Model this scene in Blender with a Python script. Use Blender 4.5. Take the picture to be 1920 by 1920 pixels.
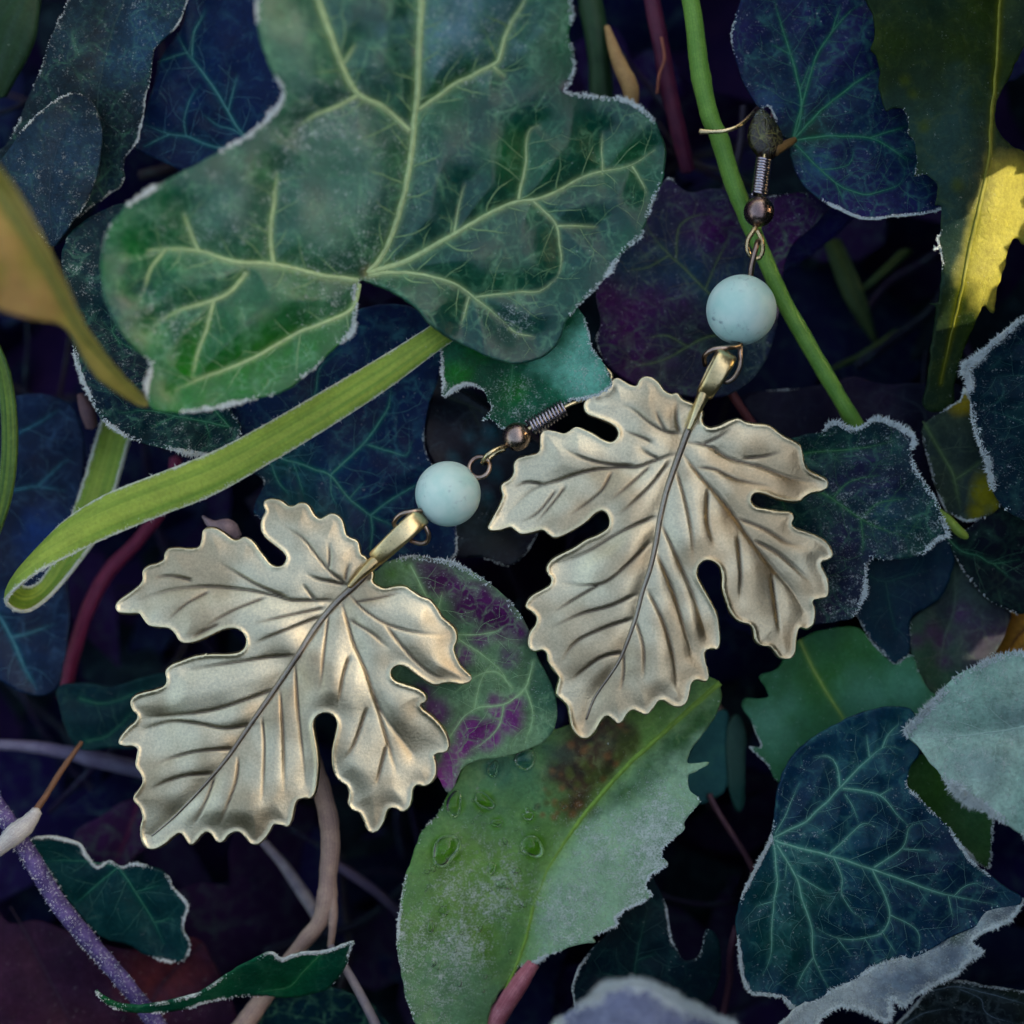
import bpy, math, random
import numpy as np
from mathutils import Vector
from mathutils.geometry import delaunay_2d_cdt

scene = bpy.context.scene
for _o in list(bpy.data.objects):
    bpy.data.objects.remove(_o, do_unlink=True)

# ------------------------------------------------------------------ camera, sky, sun, exposure
MM = 0.001
CAM_H = 0.150                 # lens height above the plane of the earrings
FRAME = 0.096                 # width of the plane of the earrings that fills the frame
S = FRAME / 1920.0            # metres per photograph pixel at that plane

cam_d = bpy.data.cameras.new('camera')
cam = bpy.data.objects.new('camera', cam_d)
scene.collection.objects.link(cam)
cam.location = (0, 0, CAM_H)
cam_d.sensor_width = 36.0
cam_d.lens = 36.0 * CAM_H / FRAME
cam_d.clip_start = 0.005
cam_d.clip_end = 50.0
cam_d.dof.use_dof = True
cam_d.dof.focus_distance = CAM_H - 0.0005
cam_d.dof.aperture_fstop = 10.0
scene.camera = cam

SUN_ELEV = math.radians(24.0)
SUN_AZ = math.atan2(0.30, 0.95)          # measured from +X towards +Y
sun_dir = Vector((math.cos(SUN_ELEV) * math.cos(SUN_AZ), math.cos(SUN_ELEV) * math.sin(SUN_AZ), math.sin(SUN_ELEV)))

world = bpy.data.worlds.new('World')
scene.world = world
world.use_nodes = True
wn = world.node_tree.nodes
wl = world.node_tree.links
wn.clear()
sky = wn.new('ShaderNodeTexSky')
sky.sky_type = 'NISHITA'
sky.sun_disc = False
sky.sun_elevation = SUN_ELEV
sky.sun_rotation = math.pi / 2 - SUN_AZ
sky.air_density = 1.5
sky.dust_density = 7.0
sky.ozone_density = 0.0
bg = wn.new('ShaderNodeBackground')
bg.inputs['Strength'].default_value = 0.15
wo = wn.new('ShaderNodeOutputWorld')
wl.new(sky.outputs[0], bg.inputs[0])
wl.new(bg.outputs[0], wo.inputs[0])

sun_d = bpy.data.lights.new('sun', 'SUN')
sun_d.energy = 2.6
sun_d.angle = math.radians(0.5)
sun_d.color = (1.0, 0.86, 0.62)
sun_o = bpy.data.objects.new('sun', sun_d)
scene.collection.objects.link(sun_o)
sun_o.rotation_euler = sun_dir.to_track_quat('Z', 'Y').to_euler()

scene.view_settings.view_transform = 'Standard'
scene.view_settings.look = 'None'
scene.view_settings.exposure = 1.7
scene.view_settings.gamma = 1.0
scene.view_settings.use_curve_mapping = False
scene.cycles.use_denoising = True
scene.cycles.max_bounces = 6
scene.cycles.diffuse_bounces = 3
scene.cycles.glossy_bounces = 3
scene.cycles.use_adaptive_sampling = True
scene.cycles.adaptive_threshold = 0.03
scene.cycles.caustics_reflective = False
scene.cycles.caustics_refractive = True
scene.cycles.sample_clamp_indirect = 4.0

# ------------------------------------------------------------------ helpers
COL = scene.collection
RNG = np.random.default_rng(7)

def srgb(c):
    c = np.array(c, float) / 255.0
    return np.where(c <= 0.04045, c / 12.92, ((c + 0.055) / 1.055) ** 2.4)

TS = 700.0 / 1920.0
TO = {'A': (0, 0, TS), 'B': (600, 0, TS), 'C': (1220, 0, TS), 'D': (0, 600, TS), 'E': (600, 600, TS), 'F': (1220, 600, TS),
      'G': (0, 1220, TS), 'H': (600, 1220, TS), 'I': (1220, 1220, TS), 'L': (200, 900, 0.375), 'R': (900, 680, 0.37507), 'O': (1600, 0, 1 / 3.0)}
def T(t, pts):
    ox, oy, s = TO[t]
    return [(ox + p[0] * s, oy + p[1] * s) + tuple(p[2:]) for p in pts]

def world_pt(x, y, z):
    """photo-plane measurements (x, y in 0.05 mm units, z in mm above the earrings) to metres"""
    z = np.asarray(z, float) * MM
    k = (CAM_H - z) / CAM_H * S
    return np.stack([(np.asarray(x, float) - 960) * k, (960 - np.asarray(y, float)) * k, z], -1)

def catmull(pts, closed=False, step=4.0):
    P = np.array(pts, float)
    n = len(P)
    out = []
    rng = range(n) if closed else range(n - 1)
    for i in rng:
        if closed:
            p0, p1, p2, p3 = P[(i - 1) % n], P[i], P[(i + 1) % n], P[(i + 2) % n]
        else:
            p0, p1, p2, p3 = P[max(i - 1, 0)], P[i], P[i + 1], P[min(i + 2, n - 1)]
        L = np.linalg.norm((p2 - p1)[:2])
        m = max(1, int(round(L / step)))
        t = (np.arange(m) / m)[:, None]
        out.append(0.5 * (2 * p1 + (p2 - p0) * t + (2 * p0 - 5 * p1 + 4 * p2 - p3) * t ** 2 + (3 * p1 - p0 - 3 * p2 + p3) * t ** 3))
    if not closed:
        out.append(P[-1:])
    return np.concatenate(out)

def inside(poly, X):
    r = np.zeros(len(X), bool)
    x, y = X[:, 0], X[:, 1]
    a = poly
    b = np.roll(poly, -1, 0)
    for (x0, y0), (x1, y1) in zip(a[:, :2], b[:, :2]):
        if y0 == y1:
            continue
        c = ((y0 > y) != (y1 > y)) & (x < (x1 - x0) * (y - y0) / (y1 - y0) + x0)
        r ^= c
    return r

def seg_dist(X, A, B):
    """distance, signed side and segment index of the nearest of the segments A-B"""
    best = np.full(len(X), 1e9)
    side = np.zeros(len(X))
    idx = np.zeros(len(X), int)
    tt = np.zeros(len(X))
    for i in range(len(A)):
        d = B[i] - A[i]
        L2 = d @ d
        if L2 < 1e-9:
            continue
        v = X - A[i]
        t = np.clip((v @ d) / L2, 0, 1)
        q = v - t[:, None] * d
        dd = np.hypot(q[:, 0], q[:, 1])
        m = dd < best
        best[m] = dd[m]
        side[m] = (d[0] * v[m, 1] - d[1] * v[m, 0])
        idx[m] = i
        tt[m] = t[m]
    return best, np.sign(side), idx, tt

def poly_dist(X, poly):
    return seg_dist(X, poly[:, :2], np.roll(poly[:, :2], -1, 0))[0]

def vnoise(X, scale, seed=0, octaves=3):
    """smooth value noise 0..1"""
    out = np.zeros(len(X))
    amp, tot = 1.0, 0.0
    for o in range(octaves):
        g = np.random.default_rng(seed * 17 + o).random((64, 64))
        u = X / (scale / 2 ** o) + 137.3 * (o + 1)
        i = np.floor(u).astype(int)
        f = u - i
        f = f * f * (3 - 2 * f)
        i0, j0, i1, j1 = i[:, 0] % 64, i[:, 1] % 64, (i[:, 0] + 1) % 64, (i[:, 1] + 1) % 64
        out += amp * ((g[i0, j0] * (1 - f[:, 0]) + g[i1, j0] * f[:, 0]) * (1 - f[:, 1]) + (g[i0, j1] * (1 - f[:, 0]) + g[i1, j1] * f[:, 0]) * f[:, 1])
        tot += amp
        amp *= 0.5
    return out / tot

def tps(ctrl):
    C = np.array(ctrl, float)
    P = C[:, :2] / 300.0
    n = len(P)
    if n < 3:
        zc = C[:, 2].mean()
        return lambda X: np.full(len(X), zc)
    def U(r2):
        return np.where(r2 > 0, r2 * np.log(r2 + 1e-12), 0)
    K = U(((P[:, None] - P[None]) ** 2).sum(-1)) + np.eye(n) * 0.15
    A = np.zeros((n + 3, n + 3))
    A[:n, :n] = K
    A[:n, n] = 1
    A[:n, n + 1:] = P
    A[n, :n] = 1
    A[n + 1:, :n] = P.T
    w = np.linalg.solve(A, np.concatenate([C[:, 2], np.zeros(3)]))
    lo, hi = C[:, 2].min() - 1.5, C[:, 2].max() + 1.5
    def f(X):
        Q = X / 300.0
        r = w[n] + Q @ w[n + 1:]
        for i in range(n):
            r = r + w[i] * U(((Q - P[i]) ** 2).sum(-1))
        return np.clip(r, lo, hi)
    return f

def mesh_obj(name, V, F, mat, parent=None, origin=None, smooth=True, attrs=None, uv=None):
    V = np.asarray(V, float)
    if origin is None:
        origin = np.zeros(3) if parent is None else np.array(parent.get('_o', (0, 0, 0)))
    me = bpy.data.meshes.new(name)
    me.from_pydata((V - origin).tolist(), [], F if isinstance(F, list) else F.tolist())
    if smooth:
        me.polygons.foreach_set('use_smooth', np.ones(len(me.polygons), bool))
    for k, a in (attrs or {}).items():
        if a.ndim == 2:
            at = me.attributes.new(k, 'FLOAT_COLOR', 'POINT')
            at.data.foreach_set('color', np.concatenate([a, np.ones((len(a), 1))], 1).astype(np.float32).ravel())
        else:
            at = me.attributes.new(k, 'FLOAT', 'POINT')
            at.data.foreach_set('value', a.astype(np.float32))
    me.materials.append(mat)
    me.update()
    o = bpy.data.objects.new(name, me)
    COL.objects.link(o)
    if parent is None:
        o.location = origin
    else:
        o.parent = parent
    return o

def tag(o, label, cat, group=None):
    o['label'] = label
    o['category'] = cat
    if group:
        o['group'] = group
    return o

ORIG = {}
def thing(name, label, cat, base, group=None):
    o = bpy.data.objects.new(name, None)
    o.empty_display_size = 0.003
    COL.objects.link(o)
    o.location = base
    ORIG[o.name] = np.array(base, float)
    return tag(o, label, cat, group)

# ------------------------------------------------------------------ materials
def new_mat(name):
    m = bpy.data.materials.new(name)
    m.use_nodes = True
    nt = m.node_tree
    nt.nodes.clear()
    out = nt.nodes.new('ShaderNodeOutputMaterial')
    return m, nt, out

class NB:
    """small node-building helper"""
    def __init__(s, nt):
        s.nt = nt
    def n(s, t, **kw):
        nd = s.nt.nodes.new(t)
        for k, v in kw.items():
            if k in nd.inputs:
                s.set(nd.inputs[k], v)
            else:
                setattr(nd, k, v)
        return nd
    def set(s, inp, v):
        if hasattr(v, 'is_linked'):
            s.nt.links.new(v, inp)
        else:
            inp.default_value = v
    def math(s, op, a, b=0.0, c=0.0):
        nd = s.nt.nodes.new('ShaderNodeMath')
        nd.operation = op
        for i, v in enumerate((a, b, c)):
            s.set(nd.inputs[i], v)
        return nd.outputs[0]
    def mix(s, f, a, b, blend='MIX'):
        nd = s.nt.nodes.new('ShaderNodeMix')
        nd.data_type = 'RGBA'
        nd.blend_type = blend
        s.set(nd.inputs[0], f)
        s.set(nd.inputs[6], a)
        s.set(nd.inputs[7], b)
        return nd.outputs[2]
    def ramp(s, v, lo, hi):
        nd = s.nt.nodes.new('ShaderNodeMapRange')
        nd.interpolation_type = 'SMOOTHSTEP'
        s.set(nd.inputs[0], v)
        nd.inputs[1].default_value = lo
        nd.inputs[2].default_value = hi
        return nd.outputs[0]

def rgba(c):
    return (float(c[0]), float(c[1]), float(c[2]), 1.0)

FROST = (0.70, 0.75, 0.75)
_lm = {}
def leaf_mat(net=0.3, netcol=(90, 150, 110), cell=26, rough=0.5, spec=0.25, trans=0.12, speck=0.5, grain=0.35, bump=0.5, hair=0.0):
    key = (net, netcol, cell, rough, spec, trans, speck, grain, bump, hair)
    if key in _lm:
        return _lm[key]
    m, nt, out = new_mat('leaf_surface')
    b = NB(nt)
    tc = b.n('ShaderNodeTexCoord').outputs['Object']
    col = b.n('ShaderNodeAttribute', attribute_name='col').outputs['Color']
    fr = b.n('ShaderNodeAttribute', attribute_name='frost').outputs['Fac']
    pxs = 1.0 / S
    n1 = b.n('ShaderNodeTexNoise', Vector=tc, Scale=pxs / 45.0, Detail=4.0, Roughness=0.6)
    n2 = b.n('ShaderNodeTexNoise', Vector=tc, Scale=pxs / 7.0, Detail=3.0, Roughness=0.65)
    # net of the finest veins: edges of wobbly cells
    wob = b.n('ShaderNodeTexNoise', Vector=tc, Scale=pxs / 18.0, Detail=2.0)
    wv = b.n('ShaderNodeVectorMath', operation='SUBTRACT')
    b.set(wv.inputs[0], wob.outputs['Color'])
    wv.inputs[1].default_value = (0.5, 0.5, 0.5)
    ws = b.n('ShaderNodeVectorMath', operation='SCALE')
    b.set(ws.inputs[0], wv.outputs[0])
    ws.inputs['Scale'].default_value = cell * S * 0.9
    wa = b.n('ShaderNodeVectorMath', operation='ADD')
    b.set(wa.inputs[0], tc)
    b.set(wa.inputs[1], ws.outputs[0])
    fl = b.n('ShaderNodeVectorMath', operation='MULTIPLY')
    b.set(fl.inputs[0], wa.outputs[0])
    fl.inputs[1].default_value = (1, 1, 0.0)
    vo = b.n('ShaderNodeTexVoronoi', feature='DISTANCE_TO_EDGE', Vector=fl.outputs[0], Scale=pxs / cell)
    e1 = b.math('SUBTRACT', 1.0, b.ramp(vo.outputs['Distance'], 0.0, 0.14))
    vo2 = b.n('ShaderNodeTexVoronoi', feature='DISTANCE_TO_EDGE', Vector=fl.outputs[0], Scale=pxs / (cell * 2.6))
    e2 = b.math('SUBTRACT', 1.0, b.ramp(vo2.outputs['Distance'], 0.0, 0.075))
    edge = b.math('MAXIMUM', b.math('MULTIPLY', e1, 0.55), e2)
    edge = b.math('MULTIPLY', edge, b.ramp(n1.outputs['Fac'], 0.36, 0.66))
    c = b.mix(b.math('MULTIPLY', edge, min(0.8, net * 1.7)), col, rgba(srgb(netcol)))
    g = b.math('ADD', b.math('MULTIPLY', b.math('SUBTRACT', n1.outputs['Fac'], 0.5), grain * 2.6), b.math('MULTIPLY', b.math('SUBTRACT', n2.outputs['Fac'], 0.5), grain * 2.4))
    g = b.math('MAXIMUM', b.math('ADD', 1.0, g), 0.12)
    gm = b.n('ShaderNodeVectorMath', operation='SCALE')
    b.set(gm.inputs[0], c)
    b.set(gm.inputs['Scale'], g)
    # rime: a coating with crystal-sized breakup
    n3 = b.n('ShaderNodeTexNoise', Vector=tc, Scale=pxs / 3.6, Detail=2.0, Roughness=0.7)
    n4 = b.n('ShaderNodeTexNoise', Vector=tc, Scale=pxs / 16.0, Detail=2.0, Roughness=0.6)
    brk = b.math('ADD', b.math('MULTIPLY', b.math('SUBTRACT', n3.outputs['Fac'], 0.5), 1.5), b.math('MULTIPLY', b.math('SUBTRACT', n4.outputs['Fac'], 0.5), 0.9))
    ff = b.ramp(b.math('ADD', fr, brk), 0.32, 0.95)
    # lone crystals
    vs = b.n('ShaderNodeTexVoronoi', feature='F1', Vector=tc, Scale=pxs / 13.0)
    sp = b.math('MULTIPLY', b.math('LESS_THAN', vs.outputs['Distance'], b.math('MULTIPLY', n4.outputs['Fac'], 0.26)), b.math('MULTIPLY', b.ramp(n1.outputs['Fac'], 0.5, 0.62), b.ramp(n3.outputs['Fac'], 0.42, 0.62)))
    ff = b.math('MAXIMUM', ff, b.math('MULTIPLY', sp, speck))
    c = b.mix(b.math('MULTIPLY', ff, 0.88), gm.outputs[0], rgba(FROST))
    bp = b.n('ShaderNodeBump', Strength=bump, Distance=0.00012)
    hgt = b.math('ADD', b.math('MULTIPLY', n2.outputs['Fac'], 0.5), b.math('ADD', b.math('MULTIPLY', ff, b.math('MULTIPLY', n3.outputs['Fac'], 1.6)), b.math('MULTIPLY', edge, -0.35)))
    b.set(bp.inputs['Height'], hgt)
    pr = b.n('ShaderNodeBsdfPrincipled')
    b.set(pr.inputs['Base Color'], c)
    b.set(pr.inputs['Roughness'], b.math('ADD', rough, b.math('MULTIPLY', ff, 0.2)))
    pr.inputs['Specular IOR Level'].default_value = spec * (0.5 if spec < 0.45 else 1.0)
    b.set(pr.inputs['Normal'], bp.outputs[0])
    tr = b.n('ShaderNodeBsdfTranslucent')
    b.set(tr.inputs['Color'], b.mix(1.0, c, (1.5, 1.6, 0.6, 1), 'MULTIPLY'))
    mx = b.n('ShaderNodeMixShader')
    mx.inputs[0].default_value = trans
    nt.links.new(pr.outputs[0], mx.inputs[1])
    nt.links.new(tr.outputs[0], mx.inputs[2])
    nt.links.new(mx.outputs[0], out.inputs[0])
    _lm[key] = m
    return m

_sm = {}
def stem_mat(c1, c2, rough=0.5, frost=0.0, stripe=True, spec=0.25):
    key = (c1, c2, rough, frost, stripe)
    if key in _sm:
        return _sm[key]
    m, nt, out = new_mat('stem_surface')
    b = NB(nt)
    tc = b.n('ShaderNodeTexCoord').outputs['Object']
    pxs = 1.0 / S
    n1 = b.n('ShaderNodeTexNoise', Vector=tc, Scale=pxs / 30.0, Detail=4.0)
    n2 = b.n('ShaderNodeTexNoise', Vector=tc, Scale=pxs / 4.0, Detail=2.0)
    f = b.ramp(n1.outputs['Fac'], 0.35, 0.68)
    if stripe:
        a = b.n('ShaderNodeAttribute', attribute_name='around').outputs['Fac']
        st = b.n('ShaderNodeTexNoise', noise_dimensions='1D', Scale=9.0, Detail=3.0)
        b.set(st.inputs['W'], a)
        f = b.math('ADD', b.math('MULTIPLY', f, 0.5), b.math('MULTIPLY', b.ramp(st.outputs['Fac'], 0.3, 0.7), 0.6))
    c = b.mix(f, rgba(srgb(c1)), rgba(srgb(c2)))
    g = b.math('ADD', 0.72, b.math('MULTIPLY', n2.outputs['Fac'], 0.56))
    gm = b.n('ShaderNodeVectorMath', operation='SCALE')
    b.set(gm.inputs[0], c)
    b.set(gm.inputs['Scale'], g)
    n3 = b.n('ShaderNodeTexNoise', Vector=tc, Scale=pxs / 5.0, Detail=3.0, Roughness=0.7)
    ff = b.ramp(b.math('ADD', frost, b.math('MULTIPLY', b.math('SUBTRACT', n3.outputs['Fac'], 0.5), 1.8)), 0.35, 0.9)
    c = b.mix(b.math('MULTIPLY', ff, 0.8 if frost > 0 else 0.0), gm.outputs[0], rgba(FROST))
    bp = b.n('ShaderNodeBump', Strength=0.5, Distance=0.00012)
    b.set(bp.inputs['Height'], b.math('ADD', n2.outputs['Fac'], ff))
    pr = b.n('ShaderNodeBsdfPrincipled', Roughness=rough)
    pr.inputs['Specular IOR Level'].default_value = spec
    b.set(pr.inputs['Base Color'], c)
    b.set(pr.inputs['Normal'], bp.outputs[0])
    nt.links.new(pr.outputs[0], out.inputs[0])
    _sm[key] = m
    return m

def frost_mat():
    m, nt, out = new_mat('rime_crystals')
    b = NB(nt)
    pr = b.n('ShaderNodeBsdfPrincipled', Roughness=0.35)
    pr.inputs['Base Color'].default_value = (0.80, 0.84, 0.84, 1)
    pr.inputs['Specular IOR Level'].default_value = 0.5
    tr = b.n('ShaderNodeBsdfTranslucent')
    tr.inputs[0].default_value = (0.75, 0.82, 0.84, 1)
    mx = b.n('ShaderNodeMixShader')
    mx.inputs[0].default_value = 0.4
    nt.links.new(pr.outputs[0], mx.inputs[1])
    nt.links.new(tr.outputs[0], mx.inputs[2])
    nt.links.new(mx.outputs[0], out.inputs[0])
    return m
M_FROST = frost_mat()

def vein_mat(c):
    key = ('v',) + tuple(c)
    if key in _sm:
        return _sm[key]
    m, nt, out = new_mat('vein_surface')
    b = NB(nt)
    tc = b.n('ShaderNodeTexCoord').outputs['Object']
    n = b.n('ShaderNodeTexNoise', Vector=tc, Scale=1 / S / 14.0, Detail=3.0)
    g = b.n('ShaderNodeVectorMath', operation='SCALE')
    g.inputs[0].default_value = tuple(srgb(c))
    b.set(g.inputs['Scale'], b.math('ADD', 0.55, b.math('MULTIPLY', n.outputs['Fac'], 0.9)))
    pr = b.n('ShaderNodeBsdfPrincipled', Roughness=0.55)
    pr.inputs['Specular IOR Level'].default_value = 0.2
    b.set(pr.inputs['Base Color'], g.outputs[0])
    nt.links.new(pr.outputs[0], out.inputs[0])
    _sm[key] = m
    return m

# ------------------------------------------------------------------ builders
def triangulate(loop, sp):
    """triangulated sheet inside a closed loop (boundary vertices first)"""
    lo, hi = loop.min(0), loop.max(0)
    xs = np.arange(lo[0], hi[0], sp)
    ys = np.arange(lo[1], hi[1], sp * 0.866)
    gx, gy = np.meshgrid(xs, ys)
    gx = gx + (np.arange(len(ys)) % 2)[:, None] * sp * 0.5
    G = np.stack([gx.ravel(), gy.ravel()], 1)
    G = G[inside(loop, G)]
    # keep clear of the rim
    from mathutils.kdtree import KDTree
    kd = KDTree(len(loop))
    for i, p in enumerate(loop):
        kd.insert((p[0], p[1], 0), i)
    kd.balance()
    keep = [kd.find((p[0], p[1], 0))[2] > sp * 0.55 for p in G]
    G = G[np.array(keep, bool)]
    n = len(loop)
    pts = [Vector((float(a), float(c))) for a, c in np.concatenate([loop, G])]
    vs, es, fs, *_ = delaunay_2d_cdt(pts, [], [list(range(n))], 1, 1e-4)
    V = np.array([(v.x, v.y) for v in vs])
    a = V[[f[0] for f in fs]]; bb = V[[f[1] for f in fs]]; cc = V[[f[2] for f in fs]]
    ar = (bb[:, 0] - a[:, 0]) * (cc[:, 1] - a[:, 1]) - (bb[:, 1] - a[:, 1]) * (cc[:, 0] - a[:, 0])
    F = [(f[0], f[2], f[1]) if s > 0 else tuple(f) for f, s in zip(fs, ar)]   # y is flipped later: keep faces up
    return V, F

def region(X, zones):
    if not zones:
        return np.ones(len(X))
    m = np.zeros(len(X))
    for x, y, r in zones:
        d = np.hypot(X[:, 0] - x, X[:, 1] - y)
        m = np.maximum(m, np.clip(1.6 - d / r, 0, 1))
    return m

def spikes(P, N, L, W, rng):
    """thin three-sided crystals: base points P, directions N (unit), lengths L, widths W, all in metres"""
    n = len(P)
    ref = rng.normal(size=(n, 3))
    u = np.cross(N, ref)
    u /= np.linalg.norm(u, axis=1, keepdims=True) + 1e-9
    v = np.cross(N, u)
    V = np.zeros((n, 4, 3))
    for k in range(3):
        a = 2 * math.pi * k / 3
        V[:, k] = P + (u * math.cos(a) + v * math.sin(a)) * W[:, None]
    V[:, 3] = P + N * L[:, None]
    base = (np.arange(n) * 4)[:, None]
    F = np.concatenate([base + np.array([[0, 1, 3]]), base + np.array([[1, 2, 3]]), base + np.array([[2, 0, 3]])])
    return V.reshape(-1, 3), F

def frost_rim(root, loop, zf, dens, length, zones, seed, spread=0.6):
    rng = np.random.default_rng(seed)
    nxt = np.roll(loop, -1, 0)
    tan = nxt - np.roll(loop, 1, 0)
    tan /= np.linalg.norm(tan, axis=1, keepdims=True) + 1e-9
    area = 0.5 * np.sum(loop[:, 0] * nxt[:, 1] - nxt[:, 0] * loop[:, 1])
    nor = np.stack([tan[:, 1], -tan[:, 0]], 1) * (1 if area > 0 else -1)
    w = region(loop, zones) * np.clip((vnoise(loop, 80, seed, 3) - (0.30 if dens >= 3.2 else 0.42)) * 3.2, 0.0, 1.3) * (0.45 + 1.1 * vnoise(loop, 20, seed + 5, 2))
    seg = np.linalg.norm(nxt - loop, axis=1)
    cnt = rng.poisson(np.clip(w * dens * seg, 0, 60))
    idx = np.repeat(np.arange(len(loop)), cnt)
    if len(idx) == 0:
        return
    t = rng.random(len(idx))[:, None]
    p = loop[idx] * (1 - t) + nxt[idx] * t
    p = p - nor[idx] * (rng.random(len(idx)) ** 1.5 * length * 0.9 - 1.0)[:, None]
    z = zf(p) + rng.normal(0, 0.03, len(idx))
    P = world_pt(p[:, 0], p[:, 1], z)
    d = np.stack([nor[idx, 0], -nor[idx, 1], np.zeros(len(idx))], 1)
    d = d * rng.uniform(0.1, 1.0, len(idx))[:, None] + rng.normal(0, spread, (len(idx), 3)) * np.array([0.7, 0.7, 0.5]) + np.array([0, 0, 0.35])
    d /= np.linalg.norm(d, axis=1, keepdims=True)
    L = length * S * rng.uniform(0.35, 1.1, len(idx)) * (0.5 + 0.7 * w[idx])
    W = np.full(len(idx), 0.95 * S) * rng.uniform(0.7, 1.7, len(idx))
    V, F = spikes(P, d, L, W, rng)
    o = mesh_obj('frost_rim', V, F, M_FROST, root, ORIG[root.name], smooth=False)
    o['kind'] = 'stuff'
    return o

def ribbons(paths, zf, lift=0.08, high=0.10):
    """veins lying on a surface: tapering half-round strips; paths of (points, start width, end width) in photo units"""
    Q, H, shp = [], [], []
    offs = np.array([-1.0, -0.55, 0.0, 0.55, 1.0])
    hs = np.array([-0.10, lift * 0.8, lift + high * 0.4, lift * 0.8, -0.10])
    for path, w0, w1 in paths:
        p = catmull(path, False, 6.0)[:, :2]
        if len(p) < 3:
            continue
        t = np.linspace(0, 1, len(p))
        tan = np.gradient(p, axis=0)
        tan /= np.linalg.norm(tan, axis=1, keepdims=True) + 1e-9
        nor = np.stack([-tan[:, 1], tan[:, 0]], 1)
        w = (w0 + (w1 - w0) * t) * 0.5 * np.clip((1.02 - t) / 0.35, 0.18, 1.0)
        q = p[:, None] + nor[:, None] * (w[:, None] * offs[None])[..., None]
        sc = np.clip(w / 4.0, 0.3, 1.6)
        Q.append(q.reshape(-1, 2))
        H.append(np.where(hs[None] < 0, hs[None], hs[None] * sc[:, None]).ravel())
        shp.append(len(p))
    if not Q:
        return None, None
    Q = np.concatenate(Q)
    z = zf(Q) + np.concatenate(H)
    F, nb = [], 0
    for n in shp:
        F.append(grid_faces(n, 5, nb))
        nb += n * 5
    return world_pt(Q[:, 0], Q[:, 1], z), np.concatenate(F)

def side_veins(main, loop, seed):
    """finer veins sprouting from the main ones, running until they meet another vein or the rim"""
    rng = np.random.default_rng(seed + 500)
    pts = np.concatenate([catmull(p, False, 8.0)[:, :2] for p, a, b in main])
    out = []
    lo = loop.min(0)
    gs = 5.0
    nx, ny = (np.ceil((loop.max(0) - lo) / gs).astype(int) + 1)
    gx, gy = np.meshgrid(np.arange(nx), np.arange(ny), indexing='ij')
    mask = inside(loop, np.stack([gx.ravel(), gy.ravel()], 1) * gs + lo).reshape(nx, ny)
    def walk(p, ang, n, stepl, curl):
        path = [p]
        nonlocal pts
        for k in range(n):
            ang += rng.normal(0, 0.15) + curl
            q = path[-1] + np.array([math.cos(ang), math.sin(ang)]) * stepl * rng.uniform(0.8, 1.25)
            c = np.round((q - lo) / gs).astype(int)
            if c[0] < 0 or c[1] < 0 or c[0] >= nx or c[1] >= ny or not mask[c[0], c[1]]:
                break
            path.append(q)
            if k > 1 and np.min(np.hypot(*(pts - q).T)) < 7:
                break
        return path
    level = [(catmull(p, False, 8.0)[:, :2], a, b) for p, a, b in main]
    for gen in range(2):
        new = []
        for P, a, b in level:
            seg = np.r_[0, np.cumsum(np.hypot(*np.diff(P, axis=0).T))]
            pos = rng.uniform(14, 30)
            side = 1 if rng.random() < 0.5 else -1
            while pos < seg[-1] - 4:
                i = min(np.searchsorted(seg, pos), len(P) - 1)
                tg = P[i] - P[i - 1]
                ang = math.atan2(tg[1], tg[0]) + side * rng.uniform(0.75, 1.25)
                t = pos / seg[-1]
                w = float(np.clip((a + (b - a) * t) * 0.46, 1.6, 5.5)) * (1.0 if gen == 0 else 0.8)
                path = walk(P[i], ang, int(rng.integers(4, 10)) if gen == 0 else int(rng.integers(3, 6)), 10.0 if gen == 0 else 8.0, -side * 0.05)
                if len(path) > 2:
                    Q = np.array(path)
                    out.append((path, w, max(0.9, w * 0.5)))
                    new.append((catmull(path, False, 8.0)[:, :2], w, w * 0.5))
                    pts = np.concatenate([pts, Q[1:]])
                side = -side
                pos += rng.uniform(22, 44) if gen == 0 else rng.uniform(26, 48)
        level = new
        if len(out) > 260:
            break
    return out

def grid_faces(n, m, base=0, flip=False):
    i, j = np.meshgrid(np.arange(n - 1), np.arange(m - 1), indexing='ij')
    a = (i * m + j).ravel() + base
    q = np.stack([a, a + 1, a + 1 + m, a + m], 1)
    return q[:, ::-1] if flip else q

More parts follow.
